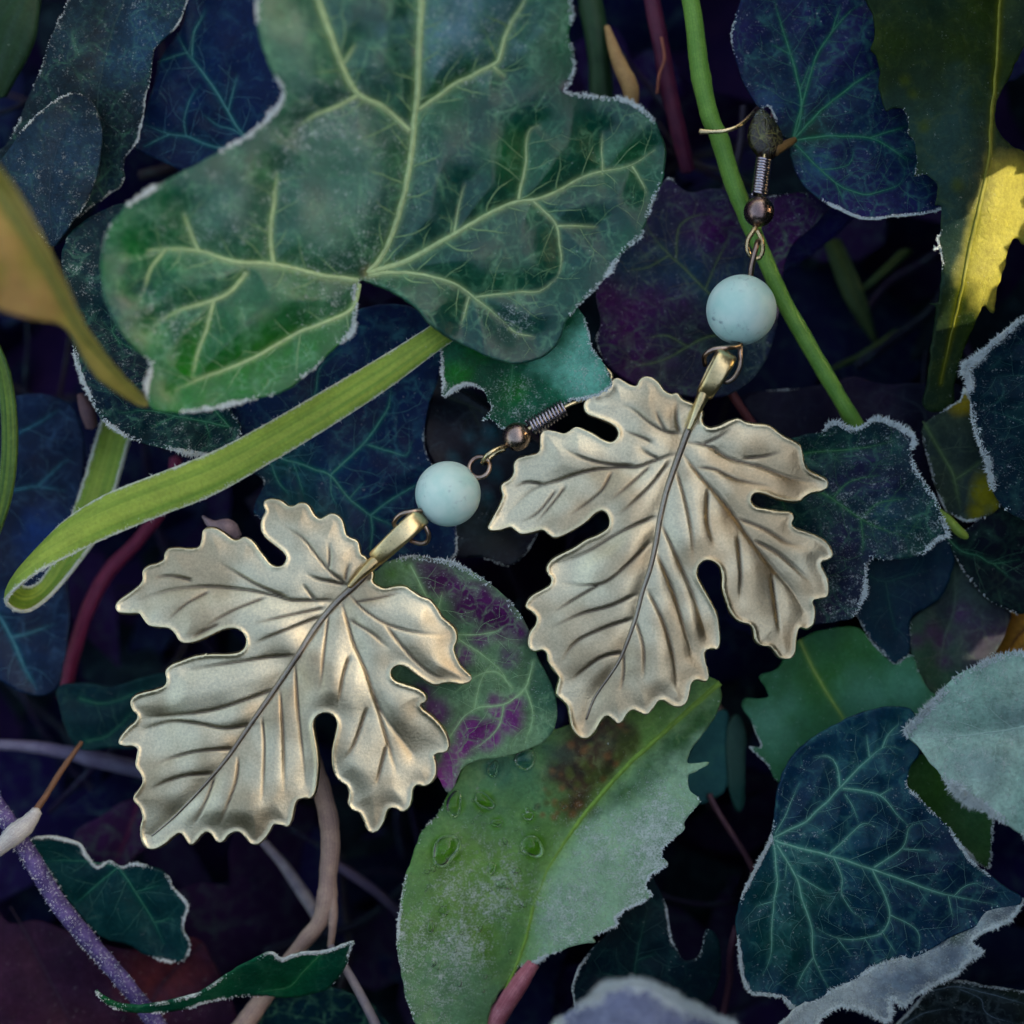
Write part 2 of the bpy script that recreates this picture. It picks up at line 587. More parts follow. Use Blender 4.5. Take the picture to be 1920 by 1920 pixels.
def leaf(name, label, cat, outline, z, veins=(), base=(30, 70, 55), base2=None, patches=(), veincol=(110, 165, 125), halo=1.0,
         frost=(0.0, 8.0, 0.0), zones=None, surf=0.0, mat=None, sp=5.0, puff=0.5, wav=0.5, thick=0.25, seed=1, group=None, base_pt=None, jag=0.8,
         vein_lift=0.08, surf_zones=None, vdepth=0.0, tert=None, vw=0.75):
    loop = catmull(outline, True, sp * 0.9)[:, :2]
    if jag:
        nz = vnoise(loop, 14, seed + 3, 2) - 0.5
        nz2 = vnoise(loop, 14, seed + 4, 2) - 0.5
        loop = loop + np.stack([nz, nz2], 1) * jag * 4
    V2, F = triangulate(loop, sp)
    def ragged(pth):
        p = catmull(pth, False, 9.0)[:, :2]
        k = np.clip(np.arange(len(p)) / 3.0, 0, 1)[:, None]
        return (p + k * 3.2 * np.stack([vnoise(p, 26, seed + 61, 2) - 0.5, vnoise(p, 26, seed + 62, 2) - 0.5], 1)).tolist()
    veins = [[(ragged(p), a, b_) for p, a, b_ in vi] for vi in veins]
    segA, segB, segW, segP = [], [], [], []
    for vi in veins:
        for br in vi:
            pth, w0, w1 = br
            pp = catmull(pth, False, 10.0)[:, :2]
            ww = np.linspace(w0, w1, len(pp)) * np.clip((1.05 - np.linspace(0, 1, len(pp))) / 0.3, 0.3, 1.0)
            segA += list(pp[:-1]); segB += list(pp[1:]); segW += list(ww[:-1]); segP += [w0] * (len(pp) - 1)
    segA, segB, segW = np.array(segA), np.array(segB), np.array(segW)
    zb = tps(z)
    def zf(X):
        zz = zb(X) + (vnoise(X, 130, seed, 2) - 0.5) * 2 * wav
        if len(segA):
            d = seg_dist(X, segA, segB)[0]
            zz = zz + 1.35 * puff * (1 - np.exp(-(d / 34.0) ** 1.6)) - vdepth * np.exp(-(d / 8.0) ** 2)
        return zz
    zz = zf(V2)
    V = world_pt(V2[:, 0], V2[:, 1], zz)
    b1 = srgb(base)
    b2 = srgb(base2 if base2 is not None else base)
    t = np.clip((vnoise(V2, 110, seed + 9, 3) - 0.5) * 2.2 + 0.5, 0, 1)[:, None]
    c = b1 * (1 - t) + b2 * t
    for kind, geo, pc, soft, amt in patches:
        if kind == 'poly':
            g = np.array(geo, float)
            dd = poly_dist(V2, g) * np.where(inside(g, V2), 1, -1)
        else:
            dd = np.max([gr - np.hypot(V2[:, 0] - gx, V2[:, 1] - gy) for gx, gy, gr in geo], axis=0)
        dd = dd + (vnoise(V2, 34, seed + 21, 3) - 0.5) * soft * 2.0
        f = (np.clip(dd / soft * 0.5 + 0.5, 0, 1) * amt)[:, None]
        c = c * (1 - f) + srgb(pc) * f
    if len(segA):
        d, _, ix, _ = seg_dist(V2, segA, segB)
        hw = segW[ix]
        f = np.clip(halo * np.clip(hw / 4.0, 0.35, 1.0) * (0.75 * np.exp(-(d / (hw * 0.5 + 1.6)) ** 2) + 0.09 * np.exp(-d / (hw * 2.2 + 6))), 0, 1)[:, None]
        c = c * (1 - f) + srgb(veincol) * f
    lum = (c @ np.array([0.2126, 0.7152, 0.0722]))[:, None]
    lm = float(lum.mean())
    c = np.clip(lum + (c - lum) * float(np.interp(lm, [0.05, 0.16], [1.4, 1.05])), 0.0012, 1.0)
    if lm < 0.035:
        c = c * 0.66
    de = poly_dist(V2, loop)
    dens, length, band = frost
    if dens < 3.2:
        length *= 0.7
        band *= 0.75
    fa = np.zeros(len(V2))
    if band > 0:
        fa = 1.35 * np.exp(-(de / band) ** 1.3) * region(V2, zones) * np.clip((vnoise(V2, 80, seed + 100, 3) - (0.26 if dens >= 3.2 else 0.40)) * 3.0, 0.03, 1.15) * (0.55 + 0.8 * vnoise(V2, 24, seed + 31, 2))
    if surf > 0:
        fa = np.maximum(fa, surf * region(V2, surf_zones) * (0.45 + 1.1 * vnoise(V2, 90, seed + 41, 3)))
    bp = base_pt if base_pt is not None else (outline[0][0], outline[0][1])
    bz = float(zf(np.array([bp], float))[0])
    root = thing(name, label, cat, world_pt(bp[0], bp[1], bz), group)
    o = mesh_obj('blade', V, F, mat or leaf_mat(), root, ORIG[root.name], attrs={'col': c, 'frost': fa})
    if thick:
        sm = o.modifiers.new('thickness', 'SOLIDIFY')
        sm.thickness = thick * MM
        sm.offset = -1
    vm = vein_mat(veincol)
    if tert is None:
        tert = name == 'ivy_leaf'
    if tert and veins:
        br = side_veins([b_ for vi in veins for b_ in vi], loop, seed)
        VV, FF = ribbons(br, zf, 0.10)
        if VV is not None:
            mc = tuple(int(v) for v in (np.array(veincol) * 0.66 + np.array(base) * 0.34))
            o = mesh_obj('vein_net', VV, FF, vein_mat(mc), root, ORIG[root.name])
            o['kind'] = 'stuff'
    for vi in veins:
        VV, FF = ribbons([(p, a * vw, b_ * vw) for p, a, b_ in vi], zf, vein_lift)
        mesh_obj('vein', VV, FF, vm, root, ORIG[root.name])
    if dens > 0:
        frost_rim(root, loop, zf, dens, length, zones, seed + 100)
    root['_'] = 0
    del root['_']
    return root, zf, loop

def tube_data(path, rad, seg=12, step=6.0, cap=True):
    """path: (x, y, z mm) list, rad in photo units (number or list)"""
    P = np.array(path, float)
    Q = P.copy()
    Q[:, 2] = Q[:, 2] / (S / MM)      # z to photo units so that distances are even
    if np.isscalar(rad):
        rad = [rad] * len(P)
    Q = np.concatenate([Q, np.array(rad, float)[:, None]], 1)
    C = catmull3(Q, step)
    W = world_pt(C[:, 0], C[:, 1], C[:, 2] * (S / MM))
    R = C[:, 3] * S
    tan = np.gradient(W, axis=0)
    tan /= np.linalg.norm(tan, axis=1, keepdims=True) + 1e-12
    ref = np.array([0, 0, 1.0])
    n0 = np.cross(tan[0], ref)
    if np.linalg.norm(n0) < 0.1:
        n0 = np.cross(tan[0], np.array([1.0, 0, 0]))
    n0 /= np.linalg.norm(n0)
    V = np.zeros((len(W), seg, 3))
    ang = np.arange(seg) / seg * 2 * math.pi
    for i in range(len(W)):
        n0 = n0 - tan[i] * (n0 @ tan[i])
        n0 /= np.linalg.norm(n0)
        b0 = np.cross(tan[i], n0)
        V[i] = W[i] + R[i] * (np.cos(ang)[:, None] * n0 + np.sin(ang)[:, None] * b0)
    n = len(W)
    F = []
    for i in range(n - 1):
        for j in range(seg):
            k = (j + 1) % seg
            F.append((i * seg + j, i * seg + k, (i + 1) * seg + k, (i + 1) * seg + j))
    VV = V.reshape(-1, 3)
    if cap:
        VV = np.concatenate([VV, W[:1] - tan[:1] * R[0] * 0.5, W[-1:] + tan[-1:] * R[-1] * 0.5])
        a, e = n * seg, n * seg + 1
        for j in range(seg):
            k = (j + 1) % seg
            F.append((a, k, j))
            F.append((e, (n - 1) * seg + j, (n - 1) * seg + k))
    around = np.tile(np.abs(np.sin(ang / 2 + 0.3)) * 2.0, n)
    if cap:
        around = np.concatenate([around, [0, 0]])
    return VV, F, around, W, R

def catmull3(P, step):
    out = []
    n = len(P)
    for i in range(n - 1):
        p0, p1, p2, p3 = P[max(i - 1, 0)], P[i], P[i + 1], P[min(i + 2, n - 1)]
        L = np.linalg.norm((p2 - p1)[:3])
        m = max(1, int(round(L / step)))
        t = (np.arange(m) / m)[:, None]
        out.append(0.5 * (2 * p1 + (p2 - p0) * t + (2 * p0 - 5 * p1 + 4 * p2 - p3) * t ** 2 + (3 * p1 - p0 - 3 * p2 + p3) * t ** 3))
    out.append(P[-1:])
    return np.concatenate(out)

def tube(name, path, rad, mat, parent=None, seg=12, step=6.0, wob=0.0, seed=0):
    V, F, ar, W, R = tube_data(path, rad, seg, step)
    if wob:
        rng = np.random.default_rng(seed)
        n = len(W)
        k = np.repeat(1 + wob * (np.convolve(rng.normal(size=n), np.ones(5) / 5, 'same')), seg)
        c = np.repeat(W, seg, 0)
        V[:n * seg] = c + (V[:n * seg] - c) * k[:, None]
    o = None
    if parent is not None:
        o = mesh_obj(name, V, F, mat, parent, ORIG[parent.name], attrs={'around': ar})
    else:
        o = mesh_obj(name, V, F, mat, None, W[0], attrs={'around': ar})
    return o

def stem(name, label, cat, path, rad, mat, group=None, seg=14, wob=0.06, seed=0, frost=None):
    V, F, ar, W, R = tube_data(path, rad, seg, 6.0)
    if frost:
        root = thing(name, label, cat, W[0], group)
        tube('stalk', path, rad, mat, root, seg, 6.0, wob, seed)
        dens, length = frost
        rng = np.random.default_rng(seed)
        n = int(len(W) * dens)
        i = rng.integers(0, len(W), n)
        d = rng.normal(size=(n, 3)) + np.array([0, 0, 0.7])
        d /= np.linalg.norm(d, axis=1, keepdims=True)
        P = W[i] + d * (R[i] * 0.97)[:, None]
        Vs, Fs = spikes(P, d, length * S * rng.uniform(0.3, 1.1, n), np.full(n, 1.1 * S), rng)
        o = mesh_obj('frost', Vs, Fs, M_FROST, root, W[0], smooth=False)
        o['kind'] = 'stuff'
        return root
    o = tube(name, path, rad, mat, None, seg, 6.0, wob, seed)
    return tag(o, label, cat, group)

def strip(name, A, B, mat, parent=None, cols=9, bulge=0.25, base=(90, 130, 40), base2=(150, 160, 60), thick=0.3, frost=0.0, ridge=0.08, step=6.0):
    """strap leaf lofted between two edge curves A and B of (x, y, z) points"""
    A = np.array(A, float); B = np.array(B, float)
    k = step
    m = 0
    n = len(A)
    u = np.linspace(0, n - 1, (n - 1) * 14 + 1)
    def ev(P):
        out = []
        for t in u:
            i = min(int(t), n - 2)
            f = t - i
            p0, p1, p2, p3 = P[max(i - 1, 0)], P[i], P[i + 1], P[min(i + 2, n - 1)]
            out.append(0.5 * (2 * p1 + (p2 - p0) * f + (2 * p0 - 5 * p1 + 4 * p2 - p3) * f ** 2 + (3 * p1 - p0 - 3 * p2 + p3) * f ** 3))
        return np.array(out)
    a, b = ev(A), ev(B)
    aw, bw = world_pt(a[:, 0], a[:, 1], a[:, 2]), world_pt(b[:, 0], b[:, 1], b[:, 2])
    s = np.linspace(0, 1, cols)
    V = aw[:, None] * (1 - s)[None, :, None] + bw[:, None] * s[None, :, None]
    tan = np.gradient((aw + bw) / 2, axis=0)
    nr = np.cross(bw - aw, tan)
    nr /= np.linalg.norm(nr, axis=1, keepdims=True) + 1e-12
    prof = -bulge * 4 * s * (1 - s) + ridge * np.cos(s * math.pi * 10)
    V = V + nr[:, None] * (prof * MM)[None, :, None]
    n_, m_ = V.shape[:2]
    X = V.reshape(-1, 3)
    st = np.tile(s, n_)
    f = np.clip(0.5 + 0.9 * (vnoise(np.stack([st * 520, np.repeat(np.arange(n_), m_) * 0.9], 1), 40, 5, 3) - 0.5) * 2, 0, 1)[:, None]
    c = srgb(base) * (1 - f) + srgb(base2) * f
    e = np.minimum(st, 1 - st)
    fa = frost * np.exp(-(e / 0.07) ** 1.2)
    Fc = grid_faces(n_, m_)
    if parent is None:
        o = mesh_obj(name, X, Fc, mat, None, X[0], attrs={'col': c, 'frost': fa})
    else:
        o = mesh_obj(name, X, Fc, mat, parent, ORIG[parent.name], attrs={'col': c, 'frost': fa})
    sm = o.modifiers.new('thickness', 'SOLIDIFY')
    sm.thickness = thick * MM
    sm.offset = 0
    return o, aw, bw

# ------------------------------------------------------------------ the setting: soil under the plants
def soil_mat():
    m, nt, out = new_mat('damp_soil')
    b = NB(nt)
    tc = b.n('ShaderNodeTexCoord').outputs['Object']
    n1 = b.n('ShaderNodeTexNoise', Vector=tc, Scale=120.0, Detail=6.0, Roughness=0.65)
    n2 = b.n('ShaderNodeTexNoise', Vector=tc, Scale=900.0, Detail=4.0)
    c = b.mix(b.ramp(n1.outputs['Fac'], 0.35, 0.7), rgba((0.020, 0.010, 0.075)), rgba((0.036, 0.016, 0.085)))
    bp = b.n('ShaderNodeBump', Strength=0.8, Distance=0.002)
    b.set(bp.inputs['Height'], b.math('ADD', n1.outputs['Fac'], b.math('MULTIPLY', n2.outputs['Fac'], 0.4)))
    pr = b.n('ShaderNodeBsdfPrincipled', Roughness=0.9)
    pr.inputs['Specular IOR Level'].default_value = 0.1
    b.set(pr.inputs['Base Color'], c)
    b.set(pr.inputs['Normal'], bp.outputs[0])
    nt.links.new(pr.outputs[0], out.inputs[0])
    return m

def build_ground():
    n = 90
    u = np.linspace(-1, 1, n)
    u = np.sign(u) * np.abs(u) ** 2.2 * 4.0
    gx, gy = np.meshgrid(u, u, indexing='ij')
    X = np.stack([gx.ravel(), gy.ravel()], 1)
    h = -0.046 + (vnoise(X, 0.03, 3, 3) - 0.5) * 0.012
    V = np.concatenate([X, h[:, None]], 1)
    o = mesh_obj('ground', V, grid_faces(n, n, flip=True), soil_mat(), None, np.zeros(3))
    o['kind'] = 'structure'
    return o
build_ground()

IVY = [(0, 0), (-0.10, -0.16), (-0.30, -0.24), (-0.50, -0.10), (-0.62, 0.10), (-0.46, 0.28), (-0.34, 0.42), (-0.26, 0.66), (-0.12, 0.92), (0, 1.08),
       (0.13, 0.92), (0.25, 0.66), (0.36, 0.42), (0.48, 0.30), (0.63, 0.08), (0.48, -0.12), (0.28, -0.25), (0.10, -0.15)]
LANCE = [(0, 0), (-0.10, 0.2), (-0.15, 0.5), (-0.10, 0.8), (0, 1.05), (0.10, 0.8), (0.15, 0.5), (0.10, 0.2)]

def loose_leaf(shape, size, pos, rot, tilt, rng, bend=0.25):
    """one free leaf of a mass: fan of triangles round its midrib, bent and tilted; metres"""
    P = np.array(shape) * size
    P[:, 1] -= size * 0.35
    L = np.concatenate([[[0, 0]], P])
    z = -bend * (L[:, 0] ** 2 + 0.4 * L[:, 1] ** 2) / size + rng.normal(0, 0.03 * size, len(L))
    Q = np.concatenate([L, z[:, None]], 1)
    c, s = math.cos(rot), math.sin(rot)
    Q = Q @ np.array([[c, s, 0], [-s, c, 0], [0, 0, 1]])
    ax, ay = tilt
    Rx = np.array([[1, 0, 0], [0, math.cos(ax), math.sin(ax)], [0, -math.sin(ax), math.cos(ax)]])
    Ry = np.array([[math.cos(ay), 0, -math.sin(ay)], [0, 1, 0], [math.sin(ay), 0, math.cos(ay)]])
    Q = Q @ Rx @ Ry + np.array(pos)
    n = len(P)
    F = [(0, 1 + (k + 1) % n, 1 + k) for k in range(n)]
    return Q, F

def leaf_mass(name, items, mat):
    VV, FF, CC, nb = [], [], [], 0
    for Q, F, col in items:
        VV.append(Q)
        FF += [tuple(i + nb for i in f) for f in F]
        CC.append(np.tile(srgb(col), (len(Q), 1)))
        nb += len(Q)
    V = np.concatenate(VV)
    o = mesh_obj(name, V, FF, mat, None, np.zeros(3), attrs={'col': np.concatenate(CC), 'frost': np.zeros(len(V))})
    o['kind'] = 'stuff'
    return o

M_DEEP = leaf_mat(net=0.2, netcol=(60, 90, 90), cell=40, rough=0.55, spec=0.12, trans=0.1, speck=0.0, grain=0.3)

def build_undergrowth():
    rng = np.random.default_rng(11)
    items = []
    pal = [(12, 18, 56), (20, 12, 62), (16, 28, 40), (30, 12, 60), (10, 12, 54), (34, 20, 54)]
    for k in range(430):
        x, y = rng.uniform(-0.085, 0.085, 2)
        z = rng.uniform(-0.043, -0.020)
        sh = IVY if rng.random() < 0.6 else LANCE
        size = rng.uniform(0.010, 0.022) * (1.0 if sh is IVY else 1.6)
        Q, F = loose_leaf(sh, size, (x, y, z), rng.uniform(0, 6.28), rng.normal(0, 0.5, 2), rng)
        items.append((Q, F, pal[rng.integers(len(pal))]))
    tp = [(40, 32, 56), (30, 24, 50), (46, 38, 46), (28, 30, 46)]
    for k in range(110):
        x, y, a = rng.uniform(-100, 2020), rng.uniform(-100, 2020), rng.uniform(0, 6.28)
        z = rng.uniform(-30, -15)
        path = [(x, y, z)]
        for q in range(4):
            a += rng.normal(0, 0.25)
            path.append((path[-1][0] + math.cos(a) * 90, path[-1][1] + math.sin(a) * 90, path[-1][2] + rng.normal(0, 1.5)))
        r = rng.uniform(4, 11)
        V, F, *_ = tube_data(path, [r, r, r * 0.9, r * 0.8, r * 0.6], 7, 20.0)
        items.append((V, F, tp[rng.integers(4)]))
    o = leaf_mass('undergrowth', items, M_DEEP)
    tag(o, 'dark blurred undergrowth of small leaves in the gaps far below the ivy', 'undergrowth')
build_undergrowth()

# sunlight reaches only a few spots: an added, unseen screen of ivy leaves past the right and bottom edges blocks the rest
SUN_SPOTS = [(1850, 440, -1.0, 1.7), (1838, 510, -1.0, 1.5), (1856, 380, -1.0, 1.2), (1890, 1190, -7.0, 1.4)]
def build_ivy_shade_screen():
    rng = np.random.default_rng(23)
    d = np.array(sun_dir)
    spots = [(world_pt(x, y, z), r * MM) for x, y, z, r in SUN_SPOTS]
    items = []
    pal = [(24, 44, 40), (28, 52, 40), (22, 36, 44), (34, 48, 34)]
    for k in range(5600):
        if k < 3600:
            x, y, yaw = rng.uniform(0.070, 0.100), rng.uniform(-0.080, 0.150), 0.0
        else:
            x, y, yaw = rng.uniform(-0.110, 0.080), rng.uniform(-0.105, -0.075), -math.pi / 2
        z = rng.uniform(-0.046, 0.092)
        size = rng.uniform(0.010, 0.017)
        p = np.array([x, y, z])
        bad = False
        for s, r in spots:
            v = p - s
            q = v - d * (v @ d)
            if np.linalg.norm(q) < r + size * 0.62:
                bad = True
        if bad:
            # a smaller leaf may still fit beside the opening
            size *= 0.35
            if any(np.linalg.norm((p - s) - d * ((p - s) @ d)) < r + size * 0.75 for s, r in spots):
                continue
        Q, F = loose_leaf(IVY, size, np.zeros(3), rng.uniform(0, 6.28), (rng.normal(0, 0.4), rng.normal(math.pi / 2 - 0.3, 0.35)), rng)
        cy, sy = math.cos(yaw), math.sin(yaw)
        Q = Q @ np.array([[cy, sy, 0], [-sy, cy, 0], [0, 0, 1]]) + p
        items.append((Q, F, pal[rng.integers(len(pal))]))
    o = leaf_mass('ivy_shade_screen', items, M_DEEP)
    tag(o, 'unseen screen of ivy leaves added beyond the right and bottom edges to shade the scene', 'ivy')
build_ivy_shade_screen()

# ------------------------------------------------------------------ the earrings
def metal_mat(name, c1, c2, dark, rough, bump=0.25):
    m, nt, out = new_mat(name)
    b = NB(nt)
    tc = b.n('ShaderNodeTexCoord').outputs['Object']
    pxs = 1.0 / S
    n1 = b.n('ShaderNodeTexNoise', Vector=tc, Scale=pxs / 110.0, Detail=2.0, Roughness=0.5)
    n2 = b.n('ShaderNodeTexNoise', Vector=tc, Scale=pxs / 5.0, Detail=4.0, Roughness=0.7)
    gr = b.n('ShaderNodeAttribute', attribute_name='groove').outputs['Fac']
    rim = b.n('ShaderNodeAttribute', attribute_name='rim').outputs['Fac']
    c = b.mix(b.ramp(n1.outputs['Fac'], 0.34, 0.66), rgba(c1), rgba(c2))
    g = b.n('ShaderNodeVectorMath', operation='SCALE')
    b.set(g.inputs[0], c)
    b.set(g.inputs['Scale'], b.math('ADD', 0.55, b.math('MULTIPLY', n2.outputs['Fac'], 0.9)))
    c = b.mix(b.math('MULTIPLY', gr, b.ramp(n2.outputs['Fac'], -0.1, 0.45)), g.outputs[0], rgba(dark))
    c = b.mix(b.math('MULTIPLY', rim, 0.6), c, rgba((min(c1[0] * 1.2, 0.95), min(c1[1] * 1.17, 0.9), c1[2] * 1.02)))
    bp = b.n('ShaderNodeBump', Strength=bump, Distance=0.00006)
    b.set(bp.inputs['Height'], b.math('ADD', n2.outputs['Fac'], 0.0))
    pr = b.n('ShaderNodeBsdfPrincipled', Metallic=1.0)
    b.set(pr.inputs['Base Color'], c)
    b.set(pr.inputs['Roughness'], b.math('ADD', rough - 0.08, b.math('ADD', b.math('MULTIPLY', n2.outputs['Fac'], 0.16), b.math('MULTIPLY', gr, 0.2))))
    b.set(pr.inputs['Normal'], bp.outputs[0])
    nt.links.new(pr.outputs[0], out.inputs[0])
    return m
M_BRASS = metal_mat('antique_brass', (0.72, 0.625, 0.425), (0.50, 0.385, 0.235), (0.08, 0.062, 0.05), 0.32, 0.45)
M_BAIL = metal_mat('bail_brass', (0.78, 0.64, 0.36), (0.58, 0.42, 0.20), (0.2, 0.15, 0.08), 0.30)
M_MIDRIB = metal_mat('midrib_brass', (0.34, 0.30, 0.25), (0.24, 0.20, 0.17), (0.1, 0.09, 0.08), 0.42)
M_WIRE = metal_mat('copper_wire', (0.44, 0.33, 0.26), (0.30, 0.20, 0.16), (0.1, 0.07, 0.06), 0.30)
M_BALL = metal_mat('bronze_ball', (0.40, 0.30, 0.24), (0.24, 0.16, 0.15), (0.1, 0.07, 0.06), 0.27)
M_COIL = metal_mat('dark_coil', (0.40, 0.36, 0.40), (0.26, 0.22, 0.26), (0.1, 0.08, 0.1), 0.25)
M_GOLDW = metal_mat('gold_wire', (0.74, 0.62, 0.36), (0.52, 0.40, 0.22), (0.2, 0.15, 0.08), 0.28)

def stone_mat(seed):
    m, nt, out = new_mat('pale_aqua_stone')
    b = NB(nt)
    tc = b.n('ShaderNodeTexCoord').outputs['Object']
    mp = b.n('ShaderNodeMapping')
    b.set(mp.inputs[0], tc)
    mp.inputs['Location'].default_value = (seed * 0.01, seed * 0.007, 0)
    v = mp.outputs[0]
    n1 = b.n('ShaderNodeTexNoise', Vector=v, Scale=420.0, Detail=5.0, Roughness=0.55)
    n2 = b.n('ShaderNodeTexNoise', Vector=v, Scale=900.0, Detail=6.0, Roughness=0.7, Distortion=1.2)
    n3 = b.n('ShaderNodeTexNoise', Vector=v, Scale=300.0, Detail=2.0)
    c = b.mix(b.ramp(n1.outputs['Fac'], 0.3, 0.7), rgba((0.44, 0.66, 0.59)), rgba((0.62, 0.76, 0.69)))
    sp = b.math('MULTIPLY', b.ramp(n2.outputs['Fac'], 0.54, 0.70), b.ramp(n3.outputs['Fac'], 0.45, 0.62))
    c = b.mix(b.math('MULTIPLY', sp, 0.8), c, rgba((0.10, 0.16, 0.20)))
    pr = b.n('ShaderNodeBsdfPrincipled', Roughness=0.45)
    b.set(pr.inputs['Base Color'], c)
    pr.inputs['Subsurface Weight'].default_value = 0.35
    pr.inputs['Subsurface Radius'].default_value = (0.0008, 0.0010, 0.0010)
    pr.inputs['Subsurface Scale'].default_value = 1.0
    pr.inputs['Specular IOR Level'].default_value = 0.35
    nt.links.new(pr.outputs[0], out.inputs[0])
    return m

def lathe(name, parent, prof, c, axis, mat, seg=40):
    """prof: (radius, height) in photo units along axis, centred on c (x, y, z mm)"""
    c = world_pt(*c)
    a = np.array([axis[0], -axis[1], axis[2]], float)
    a /= np.linalg.norm(a)
    u = np.cross(a, [0.3, 0.2, 1.0]); u /= np.linalg.norm(u)
    v = np.cross(a, u)
    ang = np.arange(seg) / seg * 2 * math.pi
    ring = np.cos(ang)[:, None] * u + np.sin(ang)[:, None] * v
    V = np.concatenate([c + a * h * S + ring * r * S for r, h in prof])
    F = []
    for i in range(len(prof) - 1):
        for j in range(seg):
            k = (j + 1) % seg
            F.append((i * seg + j, i * seg + k, (i + 1) * seg + k, (i + 1) * seg + j))
    return mesh_obj(name, V, F, mat, parent, ORIG[parent.name])

def bead_prof(r, hole, n=30):
    t0 = math.asin(hole / r)
    ts = np.linspace(t0, math.pi - t0, n)
    pr = [(hole * 0.75, -r * math.cos(t0) + r * 0.25), (hole * 0.85, -r * math.cos(t0) + 2)]
    pr += [(r * math.sin(t), -r * math.cos(t)) for t in ts]
    pr += [(hole * 0.85, r * math.cos(t0) - 2), (hole * 0.75, r * math.cos(t0) - r * 0.25)]
    return pr

def band_loop(name, parent, p0, p1, w0, w1, h, mat, th=5.0):
    """flattened ring of strap metal: long axis p0-p1 (x, y, z mm), strap half-widths w0 to w1, half-height h (photo units)"""
    A, B = world_pt(*p0), world_pt(*p1)
    u = (B - A); L = np.linalg.norm(u) / 2; u /= np.linalg.norm(u)
    side = np.cross([0, 0, 1.0], u); side /= np.linalg.norm(side)
    up = np.cross(u, side)
    C = (A + B) / 2
    n = 48
    V = []
    for i in range(n):
        t = 2 * math.pi * i / n
        f = 0.5 + 0.5 * math.cos(t)          # 1 at B end
        w = (w0 * (1 - f) + w1 * f) * S
        hh = h * S * (0.45 + 0.55 * (1 - f) ** 0.5 + 0.1)
        pos = C + u * math.cos(t) * L + up * math.sin(t) * hh
        nr = u * math.cos(t) / L + up * math.sin(t) / hh
        nr /= np.linalg.norm(nr)
        for q in range(20):
            aq = 2 * math.pi * q / 20
            a, b_ = -math.cos(aq), math.sin(aq)
            a, b_ = math.copysign(abs(a) ** 0.6, a), math.copysign(abs(b_) ** 0.75, b_) * (1.5 if b_ > 0 else 0.6)
            V.append(pos + side * w * a + nr * th * S * b_)
    m = 20
    F = []
    for i in range(n):
        for j in range(m):
            i2, j2 = (i + 1) % n, (j + 1) % m
            F.append((i * m + j, i2 * m + j, i2 * m + j2, i * m + j2))
    return mesh_obj(name, np.array(V), F, mat, parent, ORIG[parent.name])

def ring_path(c, r, e1, e2, t0=0.0, t1=6.2, n=22):
    """points (x, y, z mm) of a wire ring; e1, e2 unit vectors in photo units (x, y, z)"""
    c = np.array(c, float)
    out = []
    for t in np.linspace(t0, t1, n):
        d = np.array(e1) * math.cos(t) * (r if np.isscalar(r) else r[0]) + np.array(e2) * math.sin(t) * (r if np.isscalar(r) else r[1])
        out.append((c[0] + d[0], c[1] + d[1], c[2] + d[2] * S / MM))
    return out

def coil_path(p, q, R, turns, per=14):
    p, q = np.array(p, float), np.array(q, float)
    p3, q3 = p.copy(), q.copy()
    p3[2] /= S / MM; q3[2] /= S / MM
    a = q3 - p3; L = np.linalg.norm(a); a /= L
    u = np.cross(a, [0, 0, 1.0]); u /= np.linalg.norm(u)
    v = np.cross(a, u)
    out = []
    n = int(turns * per)
    for i in range(n + 1):
        t = 2 * math.pi * i / per
        d = p3 + a * L * i / n + (u * math.cos(t) + v * math.sin(t)) * R
        out.append((d[0], d[1], d[2] * S / MM))
    return out

